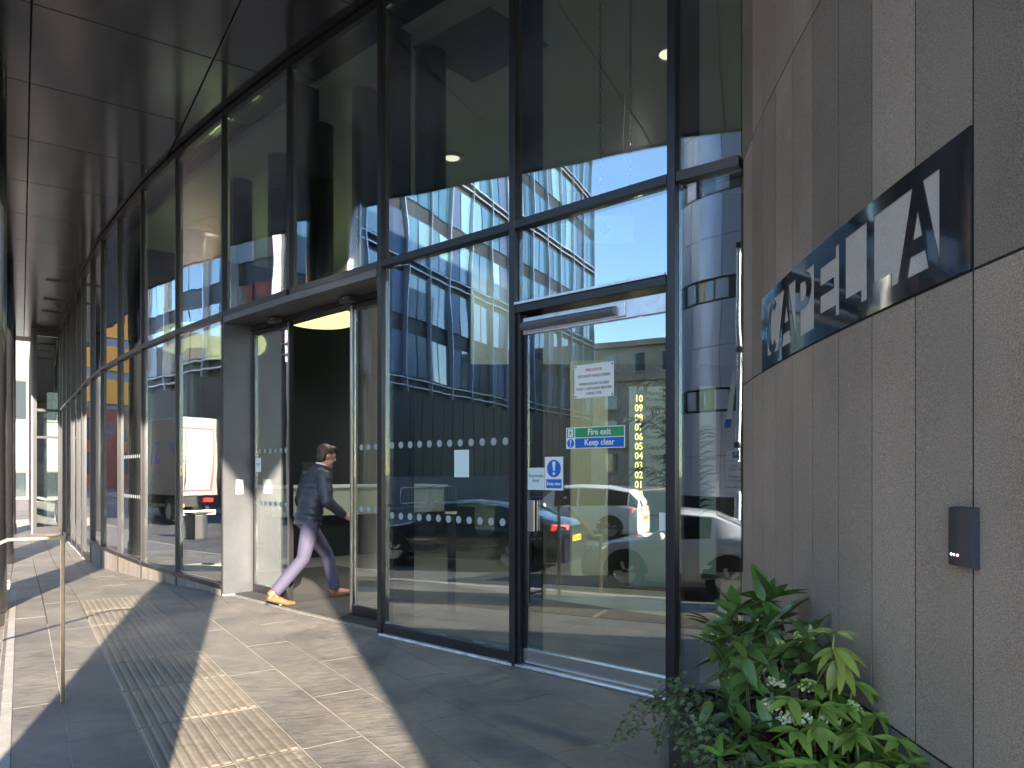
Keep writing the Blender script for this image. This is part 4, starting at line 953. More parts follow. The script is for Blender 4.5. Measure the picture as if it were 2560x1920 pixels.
hb.ball((.082, 0, -.058), .02, 10, 6, (.7, 1.4, .6)); hb.ball((.07, 0, -.098), .026, 10, 6)
for s in (-1, 1): hb.ball((-.01, s * .078, .002), .028, 10, 6, (.65, .35, 1.1)); hb.ball((.078, s * .03, .032), .017, 10, 6)
body.v += hb.v and [tuple(v) for v in hb.v]; off_ = len(body.v) - len(hb.v); body.f += [tuple(i + off_ for i in f_) for f_ in hb.f]
for sh, el, wr in ((shR, elR, wrR), (shL, elL, wrL)):
    body.tube([chs.lerp(sh, .5) + Vector((0, 0, .05)), sh, el, wr], [.06, .052, .04, .027], 10)
hand(body, wrR, (hd * .9 + Vector((0, 0, -.35)) - rt * .15), 1, Vector((0, 0, -1)) + hd * -.3); hand(body, wrL, hd * .35 + Vector((0, 0, -1)), -1, hd)
for hp, kn, an, to in ((hipR, kneR, ankR, toeR), (hipL, kneL, ankL, toeL)): body.tube([pel.lerp(hp, .6), hp, kn, an, to], [.08, .085, .055, .038, .03], 10)
bo = remesh('body', body, 'skin', per, .008, 3)
jk = MB()
sp = [pp(-.005, 0, .86), pp(.0, 0, .93), pp(.02, 0, 1.01), wst, pp(.065, 0, 1.18), pp(.085, 0, 1.25), chs, pp(.115, 0, 1.39), pp(.125, 0, 1.45), pp(.145, 0, 1.50), pp(.155, 0, 1.535)]
rr_ = [(.185, .140), (.190, .146), (.178, .138), (.172, .134), (.178, .138), (.188, .142), (.198, .146), (.200, .140), (.155, .115), (.078, .078), (.074, .076)]
pts, rad = [], []
for i in range(len(sp) - 1):
    for k in range(4):
        t = k / 4; pts.append(sp[i].lerp(sp[i + 1], t)); q = 1 + (.045 * math.sin((i * 4 + k) * math.pi / 2 * .999) if i < 8 else 0); rad.append(tuple((a + (b - a) * t) * q for a, b in zip(rr_[i], rr_[i + 1])))
jk.tube(pts, rad, 24, side=rt)
for sh, el, wr in ((shR, elR, wrR), (shL, elL, wrL)):
    ap, ar = [], []
    for i, (a, b, ra, rb) in enumerate(((sh - (sh - chs) * .35, sh, .085, .092), (sh, el, .090, .070), (el, wr, .068, .048))):
        for k in range(6):
            t = k / 6; ap.append(a.lerp(b, t)); ar.append((ra + (rb - ra) * t) * (1 + .05 * math.sin(k * math.pi / 1.5)))
    ap.append(wr); ar.append(.043); jk.tube(ap, ar, 14)
remesh('jacket', jk, 'jacket', bo, .009, 2)
tr = MB(); tr.tube([pp(-.005, 0, .97), pel, pp(0, 0, .84)], [(.148, .112), (.160, .122), (.150, .115)], 16, side=rt)
for hp, kn, an in ((hipR, kneR, ankR), (hipL, kneL, ankL)):
    e = an + (kn - an) * .03; tr.tube([hp + Vector((0, 0, .02)), hp.lerp(kn, .3), kn, kn.lerp(e, .5), e], [.102, .098, .074, .070, .064], 14)
remesh('trousers', tr, 'trousers', bo, .009, 4)
for an, to, ky in ((ankR, toeR, 0), (ankL, toeL, 1)):
    fwd = (to - an); fwd.z = 0; 
    sh = MB()
    if ky: heel = an + hd * -.055 + Vector((0, 0, -.045)); ball_ = heel + hd * .20 + Vector((0, 0, -.0)); tip = heel + hd * .29 + Vector((0, 0, -.002)); upv = Vector((0, 0, 1))
    else: heel = an + Vector((0, 0, -.03)) - hd * .05; ball_ = pp(-.275, .09, .045); tip = pp(-.19, .09, .034); upv = (Vector((0, 0, 1)) + hd * .6).normalized()
    sh.tube([heel - hd * .012, heel + (ball_ - heel) * .25, heel + (ball_ - heel) * .6, ball_, tip], [(.034, .036), (.038, .046), (.042, .040), (.048, .030), (.030, .018)], 14, side=rt)
    sh.tube([an + (heel - an) * .8, an + upv * .02, an + upv * .035], [(.042, .05), (.044, .05), (.042, .047)], 14, side=rt)
    so_ = remesh('shoe', sh, 'shoe', bo, .006, 3)
    d_ = Vector((0, 0, -.038)) if ky else -upv * .030
    ml = MB(); ml.tube([heel - hd * .02 + d_, heel.lerp(ball_, .5) + d_, ball_ + d_ * .85, tip + d_ * .55 + hd * .01], [(.033, .009), (.034, .009), (.044, .009), (.024, .007)], 12, side=rt); ml.build('sole', 'sole', so_, smooth=50)
hr = MB(HM); hr.ball((-.022, 0, .052), .100, 18, 10, (1.04, .86, .92)); hr.ball((-.05, 0, .0), .075, 16, 10, (.8, 1.0, 1.15)); hr.ball((.045, 0, .105), .05, 12, 8, (1.1, 1.3, .7))
remesh('hair', hr, 'hair', bo, .007, 2)
ct = MB(HM); 
cl2 = MB(); cl2.tube([nek + Vector((0, 0, .0)) - hd * .005, nek + Vector((0, 0, .045)) + hd * .008], [(.064, .066), (.060, .064)], 18, side=rt); remesh('shirt_collar', cl2, 'white', bo, .007, 1)
# ------------------------------------------------------------ the street opposite (seen in the glass)
def local(u, v, ang=0.0, z=-.575):   # local x forward along +u turned by ang, y to the left, z up
    a = math.atan2(C_, -S_) + ang; o = W(u, v, z); return Matrix.Translation(o) @ Matrix.Rotation(a, 4, 'Z')
def wheel(t, T, x, y, r, w, out):
    s = 1 if out > 0 else -1
    def cyl(prof, n=28):
        mb = MB(T); vs = []; fs = []
        for rr, yy in prof:
            for k in range(n): a = 2 * math.pi * k / n; vs.append((x + rr * math.cos(a), y + s * yy, r + rr * math.sin(a)))
        for j in range(len(prof) - 1):
            for k in range(n): fs.append((j * n + k, j * n + (k + 1) % n, (j + 1) * n + (k + 1) % n, (j + 1) * n + k))
        mb.add(vs, fs); return mb
    ty = cyl([(r * .62, -w), (r * .93, -w), (r, -w * .8), (r, -.02), (r * .95, 0), (r * .66, -.002), (r * .62, -.03)]).build('wheel', 'tyre', t, smooth=40)
    mb = cyl([(r * .63, -.03), (r * .58, -.012), (r * .54, -.03), (r * .2, -.035), (.001, -.03)])
    for k in range(5):
        a = 2 * math.pi * k / 5; mb.add([(x + q * math.cos(a + da), y + s * (-.008), r + q * math.sin(a + da)) for q, da in ((.06 * r / .33, -.5), (r * .56, -.13), (r * .56, .13), (.06 * r / .33, .5))], [(0, 1, 2, 3)])
    mb.build('rim', 'rim', ty, smooth=40)
def car(name, label, T, paint, L, hw, belt, roof, st, wb, r=.34, group=None, cat='car', reg='SN66 KXE'):
    """st: stations (x, half width factor, belt z, roof z, roof half width factor)"""
    t = thing(name, label, cat, T @ Vector((0, 0, 0)), group)
    secs = []
    for x, wf, bz, rz, rf in st:
        w = hw * wf; wr = hw * rf
        secs.append([(x, -w * .86, .20), (x, -w * .97, .30), (x, -w, .52), (x, -w * .985, bz - .10), (x, -w * .95, bz), (x, -wr - (w * .95 - wr) * .12, bz + (rz - bz) * .86), (x, -wr * .86, rz - .012), (x, -wr * .4, rz), (x, 0, rz + .006)])
    full = [s + [(a, -b, c) for a, b, c in reversed(s[:-1])] for s in secs]; n = len(full[0])
    mb = MB(T); vs = [p for s in full for p in s]; fs = []
    for i in range(len(full) - 1):
        for j in range(n - 1): fs.append((i * n + j, (i + 1) * n + j, (i + 1) * n + j + 1, i * n + j + 1))
        fs.append((i * n + n - 1, (i + 1) * n + n - 1, (i + 1) * n, i * n))
    fs.append(tuple(reversed(range(n)))); fs.append(tuple((len(full) - 1) * n + j for j in range(n)))
    fs = [tuple(reversed(f_)) for f_ in fs]
    mb.add(vs, fs); bo = mb.build('body', paint, t, smooth=32)
    def glass(nm, idx, j0, j1, a=.04, b=.96, c=.06, d=.94):
        for i in idx:
            A, B = full[i], full[i + 1]
            P = [Vector(A[j0]), Vector(B[j0]), Vector(B[j1]), Vector(A[j1])]
            f_ = lambda s, q: (P[0].lerp(P[1], s)).lerp(P[3].lerp(P[2], s), q)
            nr = (P[1] - P[0]).cross(P[3] - P[0]); nr = nr.normalized() if nr.length > 1e-6 else Vector((0, 0, 1)); ctr = Vector((P[0].x, 0, .8))
            if nr.dot(P[0] - ctr) < 0: nr = -nr
            g = MB(T); q = [f_(a, c), f_(b, c), f_(b, d), f_(a, d)]; g.add([p + nr * .006 for p in q] + [p - nr * .02 for p in q], [(0, 1, 2, 3), (0, 4, 5, 1), (1, 5, 6, 2), (2, 6, 7, 3), (3, 7, 4, 0)]); g.build(nm, 'carglass', t)
    cab = [i for i in range(len(st) - 1) if st[i][3] - st[i][2] > .22 and st[i + 1][3] - st[i + 1][2] > .22]
    glass('side_window', cab, 4, 5); glass('side_window', cab, n - 4, n - 5)
    for i in range(len(st) - 1):
        d0, d1 = st[i][3] - st[i][2], st[i + 1][3] - st[i + 1][2]
        if (d0 > .22) != (d1 > .22):
            A, B = full[i], full[i + 1]; g = MB(T); q = [Vector(A[6]).lerp(Vector(B[6]), .06), Vector(A[n - 6]).lerp(Vector(B[n - 6]), .06), Vector(B[n - 6]).lerp(Vector(A[n - 6]), .06), Vector(B[6]).lerp(Vector(A[6]), .06)]
            up = Vector((0, 0, .012)); g.add([p + up for p in q] + [p - up for p in q], [(0, 1, 2, 3), (7, 6, 5, 4), (0, 4, 5, 1), (1, 5, 6, 2), (2, 6, 7, 3), (3, 7, 4, 0)]); g.build('windscreen' if d0 > .22 else 'rear_window', 'carglass', t)
    for x in (-wb / 2, wb / 2):
        for s in (-1, 1):
            mb = MB(T); m_ = 22; ra = r * 1.16; y = s * hw * .985
            pts = [(x + ra * math.cos(math.pi * k / m_), r + ra * math.sin(math.pi * k / m_)) for k in range(m_ + 1)]
            mb.add([(a, y + s * .012, b) for a, b in pts] + [(a, y - s * .22, b) for a, b in pts], [tuple(range(m_ + 1))] + [(k, k + 1, m_ + 2 + k, m_ + 1 + k) for k in range(m_)]); mb.build('wheel_arch', 'black', t)
            wheel(t, T, x, s * (hw * .985 + .022), r, .22, s)
    xr, xf = st[0][0], st[-1][0]
    for s in (-1, 1):
        mb = MB(T); mb.hexa([(xr + .0, s * hw * .60, .84), (xr + .26, s * hw * .965, .84), (xr + .24, s * hw * .97, .98), (xr - .0, s * hw * .58, .97)] + [(xr - .035, s * hw * .60, .85), (xr + .22, s * hw * 1.0, .85), (xr + .20, s * hw * 1.0, .97), (xr - .03, s * hw * .58, .96)]); mb.build('tail_light', 'lens_red', t, bevel=.006)
        mb = MB(T); mb.hexa([(xf - .0, s * hw * .50, .64), (xf - .34, s * hw * .96, .68), (xf - .36, s * hw * .96, .78), (xf - .04, s * hw * .52, .72)] + [(xf + .03, s * hw * .50, .65), (xf - .30, s * hw * 1.0, .69), (xf - .32, s * hw * 1.0, .77), (xf + .01, s * hw * .52, .71)]); mb.build('headlight', 'lens', t, bevel=.006)
        mb = MB(T); mb.ball((st[-1][0] - L * .34, s * (hw + .09), belt + .06), .10, 12, 8, (.7, 1.0, .7)); mb.build('wing_mirror', paint, t, smooth=60)
        for hx in (-.35, .55): mb = MB(T); mb.tube([(hx, s * (hw * .985), belt - .14), (hx + .05, s * (hw + .03), belt - .135), (hx + .20, s * (hw + .03), belt - .13), (hx + .25, s * (hw * .985), belt - .13)], .014, 6); mb.build('door_handle', paint, t, smooth=60)
    mb = MB(T); mb.box(xr - .02, xr + .02, -.26, .26, .60, .72); p_ = mb.build('number_plate', 'plate_y', t)
    PM = T @ Matrix(((0, 0, -1, xr - .021), (-1, 0, 0, 0), (0, 1, 0, .66), (0, 0, 0, 1))); text('plate_characters', reg, .10, PM, 'ink', p_, .001, .001)
    mb = MB(T); mb.box(xf - .03, xf + .015, -hw * .5, hw * .5, .42, .60); mb.build('grille', 'black', t, bevel=.01)
    return t
SUV = [(-2.18, .80, .92, 1.00, .62), (-2.12, .93, .96, 1.20, .66), (-1.85, .98, 1.02, 1.50, .68), (-1.2, 1, 1.00, 1.62, .72), (-.35, 1, .97, 1.65, .74), (.45, 1, .95, 1.60, .73), (1.05, .99, .94, 1.02, .80), (1.6, .96, .90, .96, .80), (2.05, .88, .80, .84, .70), (2.18, .72, .62, .66, .60)]
SAL = [(-2.30, .80, .88, .92, .62), (-2.2, .92, .93, 1.0, .66), (-1.75, .97, .96, 1.10, .66), (-1.15, 1, .95, 1.36, .66), (-.4, 1, .93, 1.44, .70), (.40, 1, .91, 1.40, .70), (1.05, .99, .88, .95, .80), (1.65, .96, .82, .87, .80), (2.15, .87, .70, .74, .70), (2.30, .70, .55, .60, .60)]
car('parked_suv', 'white sport utility car seen from behind, parked across the street', local(10.3, -13.0, R(-4), -.452 - .123), 'carwhite', 4.36, .91, .95, 1.65, SUV, 2.65, .35, 'cars in the street', reg='SH17 OZV')
car('white_car', 'white car close behind the dark car, nearest the entrance', local(4.35, -4.55, R(2)), 'carwhite', 4.6, .92, .92, 1.44, SAL, 2.8, .34, 'cars in the street', reg='SF19 VKA')
car('dark_car', 'dark blue saloon car in front of the white car', local(9.85, -5.95, R(-2)), 'carblack', 4.6, .90, .92, 1.44, SAL, 2.75, .34, 'cars in the street', reg='DU14 XOT')
car('red_car', 'red car beyond the lorry in the far street', local(58, -7.0, 0), pbr('red car paint', (.4, .02, .02), .25, coat=1), 4.36, .91, .95, 1.65, SUV, 2.65, .35, 'cars in the street', reg='SB66 RTO')
# ---- lorry
T = local(31.2, -8.3, R(3)) @ Matrix.Scale(1.0, 4); lo_ = thing('box_lorry', 'cream box lorry with blue lettering seen from behind', 'lorry', T @ Vector((0, 0, 0)))
mb = MB(T); mb.box(-4.1, 2.3, -1.25, 1.25, 1.12, 4.12); bx_ = mb.build('box_body', 'truckbody', lo_, bevel=.03)
mb = MB(T); mb.box(-4.0, 4.3, -.45, .45, .70, 1.115); mb.build('chassis', 'black', lo_)
mb = MB(T); mb.prism([(2.45, -1.2), (4.35, -1.2), (4.5, -.9), (4.5, .9), (4.35, 1.2), (2.45, 1.2)], .45, 3.05); mb.build('cab', 'carwhite', lo_, bevel=.08)
mb = MB(T); mb.box(4.47, 4.515, -1.0, 1.0, 1.75, 2.7); mb.build('windscreen', 'carglass', lo_)
for x, tw in ((-2.4, 2), (3.4, 1)):
    for s in (-1, 1): wheel(lo_, T, x, s * 1.24, .50, .30, s)
for a, b, c, d in ((-1.12, 1.12, 3.66, 3.72), (-1.12, 1.12, 1.28, 1.34), (-1.12, -1.06, 1.341, 3.659), (1.06, 1.12, 1.341, 3.659)):
    mb = MB(T); mb.box(-4.112, -4.1005, a, b, c, d); mb.build('red_marking', 'red', bx_)
mb = MB(T); mb.box(-4.108, -4.1005, -.012, .012, 1.345, 3.655); mb.build('door_seam', 'black', bx_)
for s in (-1, 1):
    mb = MB(T); mb.box(-4.14, -4.0, s * .95 - .2, s * .95 + .2, .86, 1.02); mb.build('tail_light', 'lens_red', lo_)
    mb = MB(T); mb.box(-4.13, -4.05, s * 1.0 - .15, s * 1.0 + .15, .42, .5); mb.build('reflector', 'red', lo_)
mb = MB(T); mb.box(-4.12, -4.02, -1.2, 1.2, .38, .56); mb.build('bumper_bar', 'alu', lo_)
for s in (-.9, .9): mb = MB(T); mb.box(-4.1, -3.95, s - .06, s + .06, .56, .70); mb.build('bumper_bracket', 'black', lo_)
mb = MB(T); mb.box(-4.12, -4.08, -.55, -.03, .70, .82); p_ = mb.build('number_plate', 'plate_y', lo_)
def TR(x, y, z): return T @ Matrix(((0, 0, -1, x), (-1, 0, 0, y), (0, 1, 0, z), (0, 0, 0, 1)))
text('plate_characters', 'VX17 GTN', .11, TR(-4.121, -.29, .76), 'ink', p_, .001, .001); text('lettering', 'Shred-it', .36, TR(-4.103, -.1, 2.45), 'logo', bx_, .004, .001)
def TSs(x, y, z): return T @ Matrix(((1, 0, 0, x), (0, 0, -1, y), (0, 1, 0, z), (0, 0, 0, 1)))
text('lettering', 'Shred-it', 1.25, TSs(.3, -1.252, 2.75), 'logo', bx_, .02, .001); text('lettering', 'We protect what matters', .34, TSs(.1, -1.252, 1.95), 'logo', bx_, .002, .001); text('lettering', 'shredit.com', .30, TSs(-.6, -1.252, 1.5), 'logo', bx_, .002, .001)
for k in range(6):
    mb = MB(T); x = -3.55 + k * .14; mb.hexa([(x, -1.2535, 2.55 + k * .05), (x + .07, -1.2535, 2.55 + k * .05), (x + .07, -1.2505, 2.55 + k * .05), (x, -1.2505, 2.55 + k * .05)] + [(x + .42, -1.2535, 3.25 - k * .02), (x + .49, -1.2535, 3.25 - k * .02), (x + .49, -1.2505, 3.25 - k * .02), (x + .42, -1.2505, 3.25 - k * .02)]); mb.build('logo_stroke', 'logo', bx_)
# ---- dark glass office opposite: one face down the side street (u = 28), one along our street (v = -15)
ob = thing('opposite_office', 'blue grey glass office block with pale fins on the far corner', 'building', W(28, -15, -.5))
mb = MB(UM); mb.box(28.3, 50, -64, -15.3, -.5, 39); mb.build('core', 'A_dark', ob)
pg = MB(); pg.box(0, 1, 0, .05, 0, 1); 
def wpane(L, Hh, mat, ax):
    mb = MB(UM.to_3x3().to_4x4())
    if ax == 'v': mb.box(-.05, 0, 0, L, 0, Hh)
    else: mb.box(0, L, 0, .05, 0, Hh)
    return mb.mesh('window_pane', mat)
FH, Z0 = 3.85, 6.9
pv = {k: wpane(1.38, 2.75, k, 'v') for k in ('A_glass', 'A_blind', 'A_clad')}; pu = {k: wpane(1.38, 2.75, k, 'u') for k in ('A_glass', 'A_blind', 'A_clad')}
r2 = random.Random(3); nst = 0; stuff = MB(UM)
for fl_ in range(9):
    z = Z0 + FH * fl_ + .75
    for k in range(32):
        v = -15.6 - 1.5 * (k + 1)
        kd = 'A_clad' if k % 5 == 4 else ('A_blind' if r2.random() < .22 else 'A_glass')
        if fl_ >= 6 and k > 14: stuff.box(28.22, 28.27, v + .06, v + 1.44, z, z + 2.75)
        else: link('window_pane', pv[kd], ob, Matrix.Translation(W(28.26, v + .06, z)))
    if fl_ < 7:
        for k in range(14):
            u = 28.4 + 1.5 * k; kd = 'A_clad' if k % 5 == 4 else ('A_blind' if r2.random() < .25 else 'A_glass')
            if fl_ < 3: link('window_pane', pu[kd], ob, Matrix.Translation(W(u + .06, -15.27, z)))
            else: stuff.box(u + .06, u + 1.44, -15.27, -15.22, z, z + 2.75)
    for dz in ((0.0, .5) if fl_ % 2 == 0 else ()):
        mb = MB(UM); mb.box(28.02, 28.3, -64, -15.0, z - .72 + dz, z - .65 + dz); mb.box(28.02, 50, -15.3, -15.0, z - .72 + dz, z - .65 + dz); mb.build('floor_ledge', 'A_fin', ob)
tag(stuff.build('window_panes', 'A_glass', ob), kind='stuff')
for k in range(17):
    mb = MB(UM); v = -15.6 - 3.0 * k; mb.box(27.95, 28.3, v - .03, v + .03, 6.6, 39); mb.build('fin', 'A_fin', ob)
for k in range(8):
    mb = MB(UM); u = 28.3 + 3.0 * k; mb.box(u - .03, u + .03, -15.3, -14.95, 6.6, 39); mb.build('fin', 'A_fin', ob)
for k in range(33):
    mb = MB(UM); v = -15.6 - 1.48 * k; mb.box(28.18, 28.3, v - .70, v + .70, -.5, 6.55); mb.build('base_panel', 'A_dark', ob)
# hoarding, barriers and notice at its foot
hw_ = thing('low_wall', 'low pale wall running along the foot of the glass office', 'wall', W(27.2, -36, -.45))
for k in range(14): mb = MB(UM); v = -24.5 - 2.0 * k; mb.box(27.1, 27.3, v - 1.98, v, -.575, 1.15); mb.build('wall_panel', 'setts', hw_)
ns = thing('notice_board', 'red and white notice fixed on the low wall', 'sign', W(27.05, -26.5, .2))
mb = MB(UM); mb.box(27.06, 27.099, -27.2, -26.0, .1, 1.0); mb.build('panel', 'white', ns); mb = MB(UM); mb.box(27.05, 27.0595, -27.2, -26.0, .65, 1.0); mb.build('red_band', 'red', ns)
NM = UM @ Matrix(((0, 0, -1, 27.048), (-1, 0, 0, -26.6), (0, 1, 0, .82), (0, 0, 0, 1))); text('lettering', 'NOTICE', .24, NM, 'white', ns, .004, .001)
for j, (u, v, lab) in enumerate(((26.2, -28.6, 'galvanised crowd barrier standing left by the low wall'), (25.6, -31.6, 'galvanised crowd barrier next to the other one, nearer the side street'))):
    t = thing('crowd_barrier', lab, 'barrier', W(u, v, -.575), 'crowd barriers')
    BT = Matrix.Translation(W(u, v, -.575)) @ Matrix.Rotation(math.atan2(S_, C_) + R(6), 4, 'Z')
    mb = MB(BT); pts = [(-1.15, 0, .22), (-1.15, 0, .95), (-1.05, 0, 1.08), (1.05, 0, 1.08), (1.15, 0, .95), (1.15, 0, .22), (1.05, 0, .16), (-1.05, 0, .16), (-1.15, 0, .22)]; mb.tube(pts, .022, 6); mb.build('frame', 'alu', t, smooth=50)
    for k in range(11): mb = MB(BT); x = -.95 + .19 * k; mb.tube([(x, 0, .18), (x, 0, 1.06)], .009, 5); mb.build('bar', 'alu', t)
    for x in (-.7, .7): mb = MB(BT); mb.tube([(x, -.28, .002), (x, 0, .16), (x, .28, .002)], .018, 6); mb.build('foot', 'alu', t)
# ---- pearl panelled drum building
dr_ = thing('drum_building', 'pearl white panelled round tower with ribbon windows', 'building', W(2.3, -18.6, -.5))
c = W(2.3, -18.6); RR = 2.7; n = 14; nb = 10
mb = MB(); mb.lathe([(RR - .12, -.575), (RR - .12, 15.2)], 40, (c.x, c.y, 0)); mb.build('core', 'A_dark', dr_)
aw = math.atan2(S_, C_)      # direction of +v, towards us
def curved(a0, a1, r0, r1, z0, z1):
    m_ = 5; vs = []; 
    for k in range(m_ + 1):
        a = a0 + (a1 - a0) * k / m_
        for rr, z in ((r1, z0), (r1, z1), (r0, z1), (r0, z0)): vs.append((rr * math.cos(a), rr * math.sin(a), z))
    fs = [(k * 4 + j, (k + 1) * 4 + j, (k + 1) * 4 + (j + 1) % 4, k * 4 + (j + 1) % 4) for k in range(m_) for j in range(4)] + [(0, 1, 2, 3), (m_ * 4 + 3, m_ * 4 + 2, m_ * 4 + 1, m_ * 4)]
    mb = MB(); mb.add(vs, fs); return mb
da = 2 * math.pi / n
kinds = {'p1': curved(.004, da - .004, RR - .12, RR, .008, 1.35).mesh('panel', 'B_panel', 40), 'p2': curved(.004, da - .004, RR - .12, RR, .008, 1.42).mesh('panel', 'B_panel', 40), 'w': curved(.09, da - .09, RR - .12, RR - .07, 0, .62).mesh('window', 'win', 40), 'm': curved(-.085, .085, RR - .12, RR - .01, 0, .62).mesh('window_pier', 'B_panel', 40)}
for s in range(4):
    z = .65 + 3.55 * s
    for k in range(nb):
        a = aw - da * nb / 2 + da * k
        for kn, zz, nm in (('p1', z, 'panel'), ('p2', z + 1.36, 'panel'), ('w', z + 2.86, 'ribbon_window'), ('m', z + 2.86, 'window_pier')):
            link(nm, kinds[kn], dr_, Matrix.Translation((c.x, c.y, zz)) @ Matrix.Rotation(a, 4, 'Z'))
mb = MB(); mb.lathe([(RR - .05, -.575), (RR - .05, .64)], 40, (c.x, c.y, 0)); mb.build('dark_base', 'A_dark', dr_)
mb = MB(UM); mb.box(-10, 2.0, -27, -20.2, -.575, 6.5); mb.box(-10, 5.0, -72, -27.01, -.575, 24); mb.build('shade_block', 'B_panel', dr_)  # unseen blocks added behind the drum, the tall one sized to shade the glass office
# ---- lamp post with banner and parking plates
lp = thing('lamp_post', 'tall silver lamp post with slanted banner and parking plates', 'lamp post', W(2.88, -10.2, -.575))
q = W(2.88, -10.2)
mb = MB(); mb.lathe([(.085, -.575), (.085, .9), (.062, 1.0), (.055, 5.0), (.048, 6.9)], 20, (q.x, q.y, 0)); po = mb.build('post', 'alu', lp, smooth=40)
for z in (2.05, 4.35): mb = MB(); mb.lathe([(.075, z), (.08, z + .02), (.08, z + .12), (.075, z + .14)], 20, (q.x, q.y, 0)); mb.build('clamp', 'frame', po, smooth=40)
for a, b, z0, z1, nm, mt in ((-.30, .28, 1.0, 1.72, 'parking_plate', 'white'), (-.05, .28, 1.76, 2.0, 'arrow_plate', 'white')):
    mb = MB(UM); mb.box(2.88 + a, 2.88 + b, -10.1, -10.085, z0, z1); pl2 = mb.build(nm, mt, lp)
    PM = lambda u, z: UM @ Matrix(((1, 0, 0, u), (0, 0, 1, -10.083), (0, 1, 0, z), (0, 0, 0, 1))) if False else UM @ Matrix(((-1, 0, 0, u), (0, 0, 1, -10.083), (0, 1, 0, z), (0, 0, 0, 1)))
    if nm == 'parking_plate': text('lettering', 'Mon - Sat\n8 am - 6 pm\n\nPay by phone\nor at machine\n\nMax stay 2 hours', .085, PM(2.87, 1.36), 'ink', pl2, 0, .001)
    else:
        mb = MB(UM); mb.box(2.85, 2.99, -10.0845, -10.083, 1.81, 1.95); mb.build('blue_field', 'blue', pl2); text('lettering', 'P', .13, PM(2.92, 1.88), 'white', pl2, .002, .001)
mb = MB(UM); mb.hexa([(3.06, -10.16, 2.55), (3.22, -10.16, 2.55), (3.22, -10.15, 2.55), (3.06, -10.15, 2.55), (2.92, -10.16, 3.9), (3.02, -10.16, 3.9), (3.02, -10.15, 3.9), (2.92, -10.15, 3.9)]); bn = mb.build('banner', 'white', lp)
mb = MB(UM); mb.hexa([(3.065, -10.148, 2.55), (3.22, -10.148, 2.55), (3.22, -10.1475, 2.55), (3.065, -10.1475, 2.55), (3.045, -10.148, 2.75), (3.19, -10.148, 2.75), (3.19, -10.1475, 2.75), (3.045, -10.1475, 2.75)]); mb.build('blue_band', 'blue', bn)
mb = MB(UM); mb.box(2.5, 2.95, -10.28, -10.12, 6.85, 6.98); mb.build('lantern', 'frame', lp, bevel=.02)
# ---- old stone building closing the side street
osb = thing('sandstone_building', 'old sandstone building with rows of sash windows closing the side street', 'building', W(15, -108, -.5))
mb = MB(UM); mb.box(-12, 62, -120, -108.3, -.575, 23); mb.build('wall', 'sandstone', osb)
for z0, z1, d in ((22.4, 23.3, .7), (16.6, 17.1, .45), (5.4, 5.9, .4)): mb = MB(UM); mb.box(-12.2, 62.2, -108.31, -108.3 + d, z0, z1); mb.build('cornice', 'sandstone', osb)
wm = MB(UM.to_3x3().to_4x4()); wm.box(0, 2.1, 0, .06, 0, 3.0); wme = wm.mesh('sash_window', 'win')
sm = MB(UM.to_3x3().to_4x4()); sm.box(-.15, 2.25, 0, .25, -.25, 0); sme = sm.mesh('window_sill', 'sandstone')
for zz in (1.5, 7.0, 12.0, 18.2):
    for k in range(14):
        u = -10 + k * 5.0; o = link('sash_window', wme, osb, Matrix.Translation(W(u, -108.29, zz)))
        link('window_sill', sme, osb, Matrix.Translation(W(u, -108.295, zz)))
for u in (8, 26): mb = MB(UM); mb.box(u, u + 1.6, -113, -111, 23, 25); mb.build('chimney', 'sandstone', osb)
# ---- orange and brick flats far up the street
og = thing('orange_flats', 'orange and white banded block of flats above red brick, far up the street', 'building', W(96, -18, -.5))
mb = MB(UM); mb.box(96, 110, -46, -2.2, 9, 34); mb.build('upper_wall', 'wallwhite', og)
mb = MB(UM); mb.box(95.9, 109.9, -46, -2.2, -.575, 8.99); mb.build('brick_base', 'redbrick', og)
for k in range(2):
    for j in range(9): mb = MB(UM); v = -44 + j * 4.8; mb.box(95.82, 95.899, v, v + 2.0, 1.2 + k * 4, 3.8 + k * 4); mb.build('window', 'win', og)
for k in range(6):
    for j in range(8):
        v = -44 + j * 5.4; z = 9.6 + 4.0 * k
        mb = MB(UM); mb.box(95.8, 95.99, v, v + 3.4, z, z + 2.9); mb.build('orange_panel', 'orange', og)
        mb = MB(UM); mb.box(95.85, 95.995, v + 3.5, v + 5.2, z + .3, z + 2.6); mb.build('window', 'win', og)
wb_ = thing('white_building', 'white panelled low building closing the end of the passage', 'building', W(62, 2, -.5))
mb = MB(UM); mb.box(62, 76, -2.9, 14, -.575, 14); mb.build('wall', 'wallwhite', wb_)
for v in (-1.6, .6, 2.8, 5.0):
    for z0, z1, mt in ((5.2, 7.9, 'win'), (1.6, 5.0, 'pale_win'), (-.3, 1.4, 'win')):
        mb = MB(UM); mb.box(61.95, 61.999, v, v + 1.9, z0, z1); mb.build('window', mt, wb_)
    mb = MB(UM); mb.box(61.9, 61.96, v + 1.92, v + 2.18, -.5, 8.0); mb.build('mullion', 'wallwhite', wb_)
for z in (8.0, 5.1, 1.5): mb = MB(UM); mb.box(61.88, 61.955, -2.9, 8, z - .04, z + .1); mb.build('transom', 'wallwhite', wb_)
rb = thing('red_brick_block', 'tall red brick block with rows of dark windows', 'building', W(60, 4, -.5))
mb = MB(UM); mb.box(36, 58, 4, 24, -.575, 24); mb.build('wall', 'redbrick', rb)
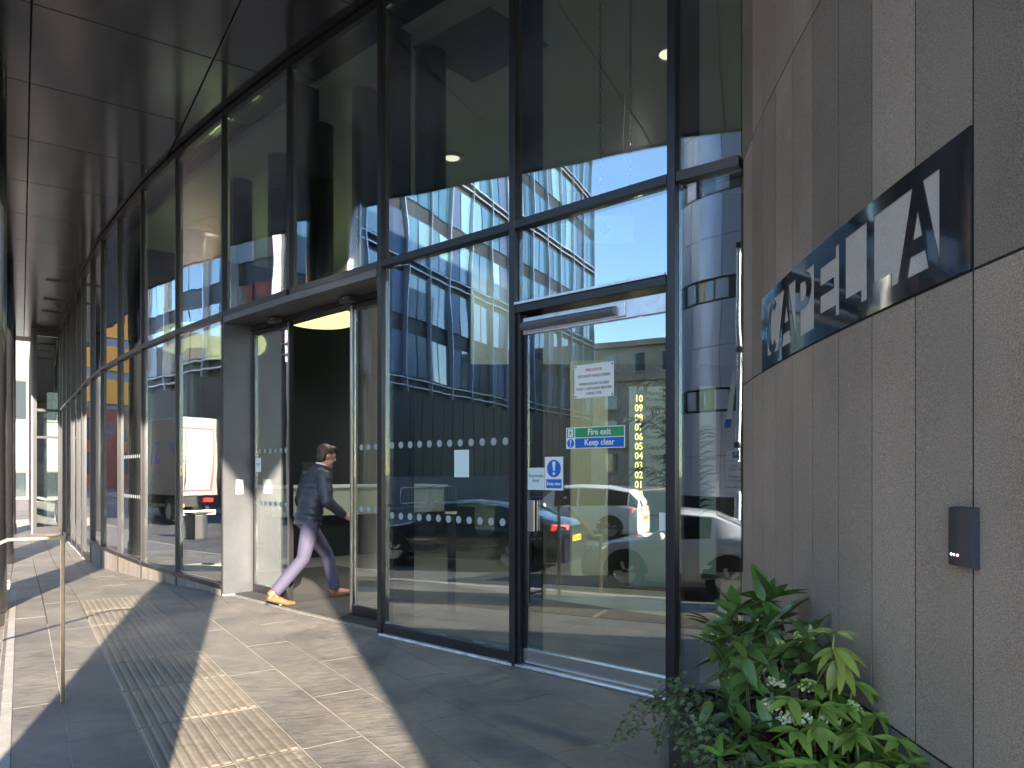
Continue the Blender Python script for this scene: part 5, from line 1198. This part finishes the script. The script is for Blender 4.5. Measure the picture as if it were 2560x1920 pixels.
for k in range(5):
    for j in range(7):
        mb = MB(UM); u = 37 + j * 3.0; mb.box(u, u + 1.5, 3.92, 3.999, 3 + k * 4, 5.6 + k * 4); mb.build('window', 'win', rb)
# ---- small street things
bt = thing('bare_tree', 'bare pale branched tree in front of the orange flats', 'tree', W(78, -14, -.575))
r3 = random.Random(9); trunk = MB(); brn = MB()
def grow(mb, p, d, L, r, dep):
    e = p + d * L; mb.tube([p, p.lerp(e, .5) + Vector((r3.uniform(-.06, .06), r3.uniform(-.06, .06), 0)) * L, e], [r, r * .85, r * .7], 5, cap=False)
    if dep == 0: return
    for k in range(3 if dep > 1 else 4):
        nd = (d + Vector((r3.uniform(-.75, .75), r3.uniform(-.75, .75), r3.uniform(-.1, .5)))).normalized(); grow(brn, e, nd, L * r3.uniform(.62, .85), r * .62, dep - 1)
grow(trunk, W(78, -14, -.58), Vector((0, 0, 1)), 2.6, .14, 5)
tk = trunk.build('trunk', 'bark', bt, smooth=60); tag(brn.build('crown', 'bark', bt, smooth=60), kind='stuff')
bd = thing('litter_bin', 'square black litter bin on the pavement behind the lorry', 'bin', W(21.7, -5.3, -.575))
mb = MB(UM); mb.box(21.47, 21.93, -5.53, -5.07, -.575, .17); mb.build('body', 'plastic_dark', bd, bevel=.03); mb = MB(UM); mb.box(21.44, 21.96, -5.56, -5.04, .1705, .23); mb.build('lid', 'planter', bd, bevel=.02)
for j, (u, v, lab) in enumerate(((20.6, -6.3, 'steel cycle stand nearer the litter bin'), (18.6, -5.6, 'steel cycle stand nearer the entrance steps'))):
    t = thing('cycle_stand', lab, 'cycle stand', W(u, v, -.575), 'cycle stands'); mb = MB(UM)
    mb.tube([(u, v - .35, -.575), (u, v - .35, .12), (u, v - .27, .22), (u, v + .27, .22), (u, v + .35, .12), (u, v + .35, -.575)], .025, 8); mb.build('hoop', 'steel', t, smooth=50); mb = MB(UM); mb.tube([(u, v - .33, -.2), (u, v + .33, -.2)], .015, 6); mb.build('cross_bar', 'steel', t)
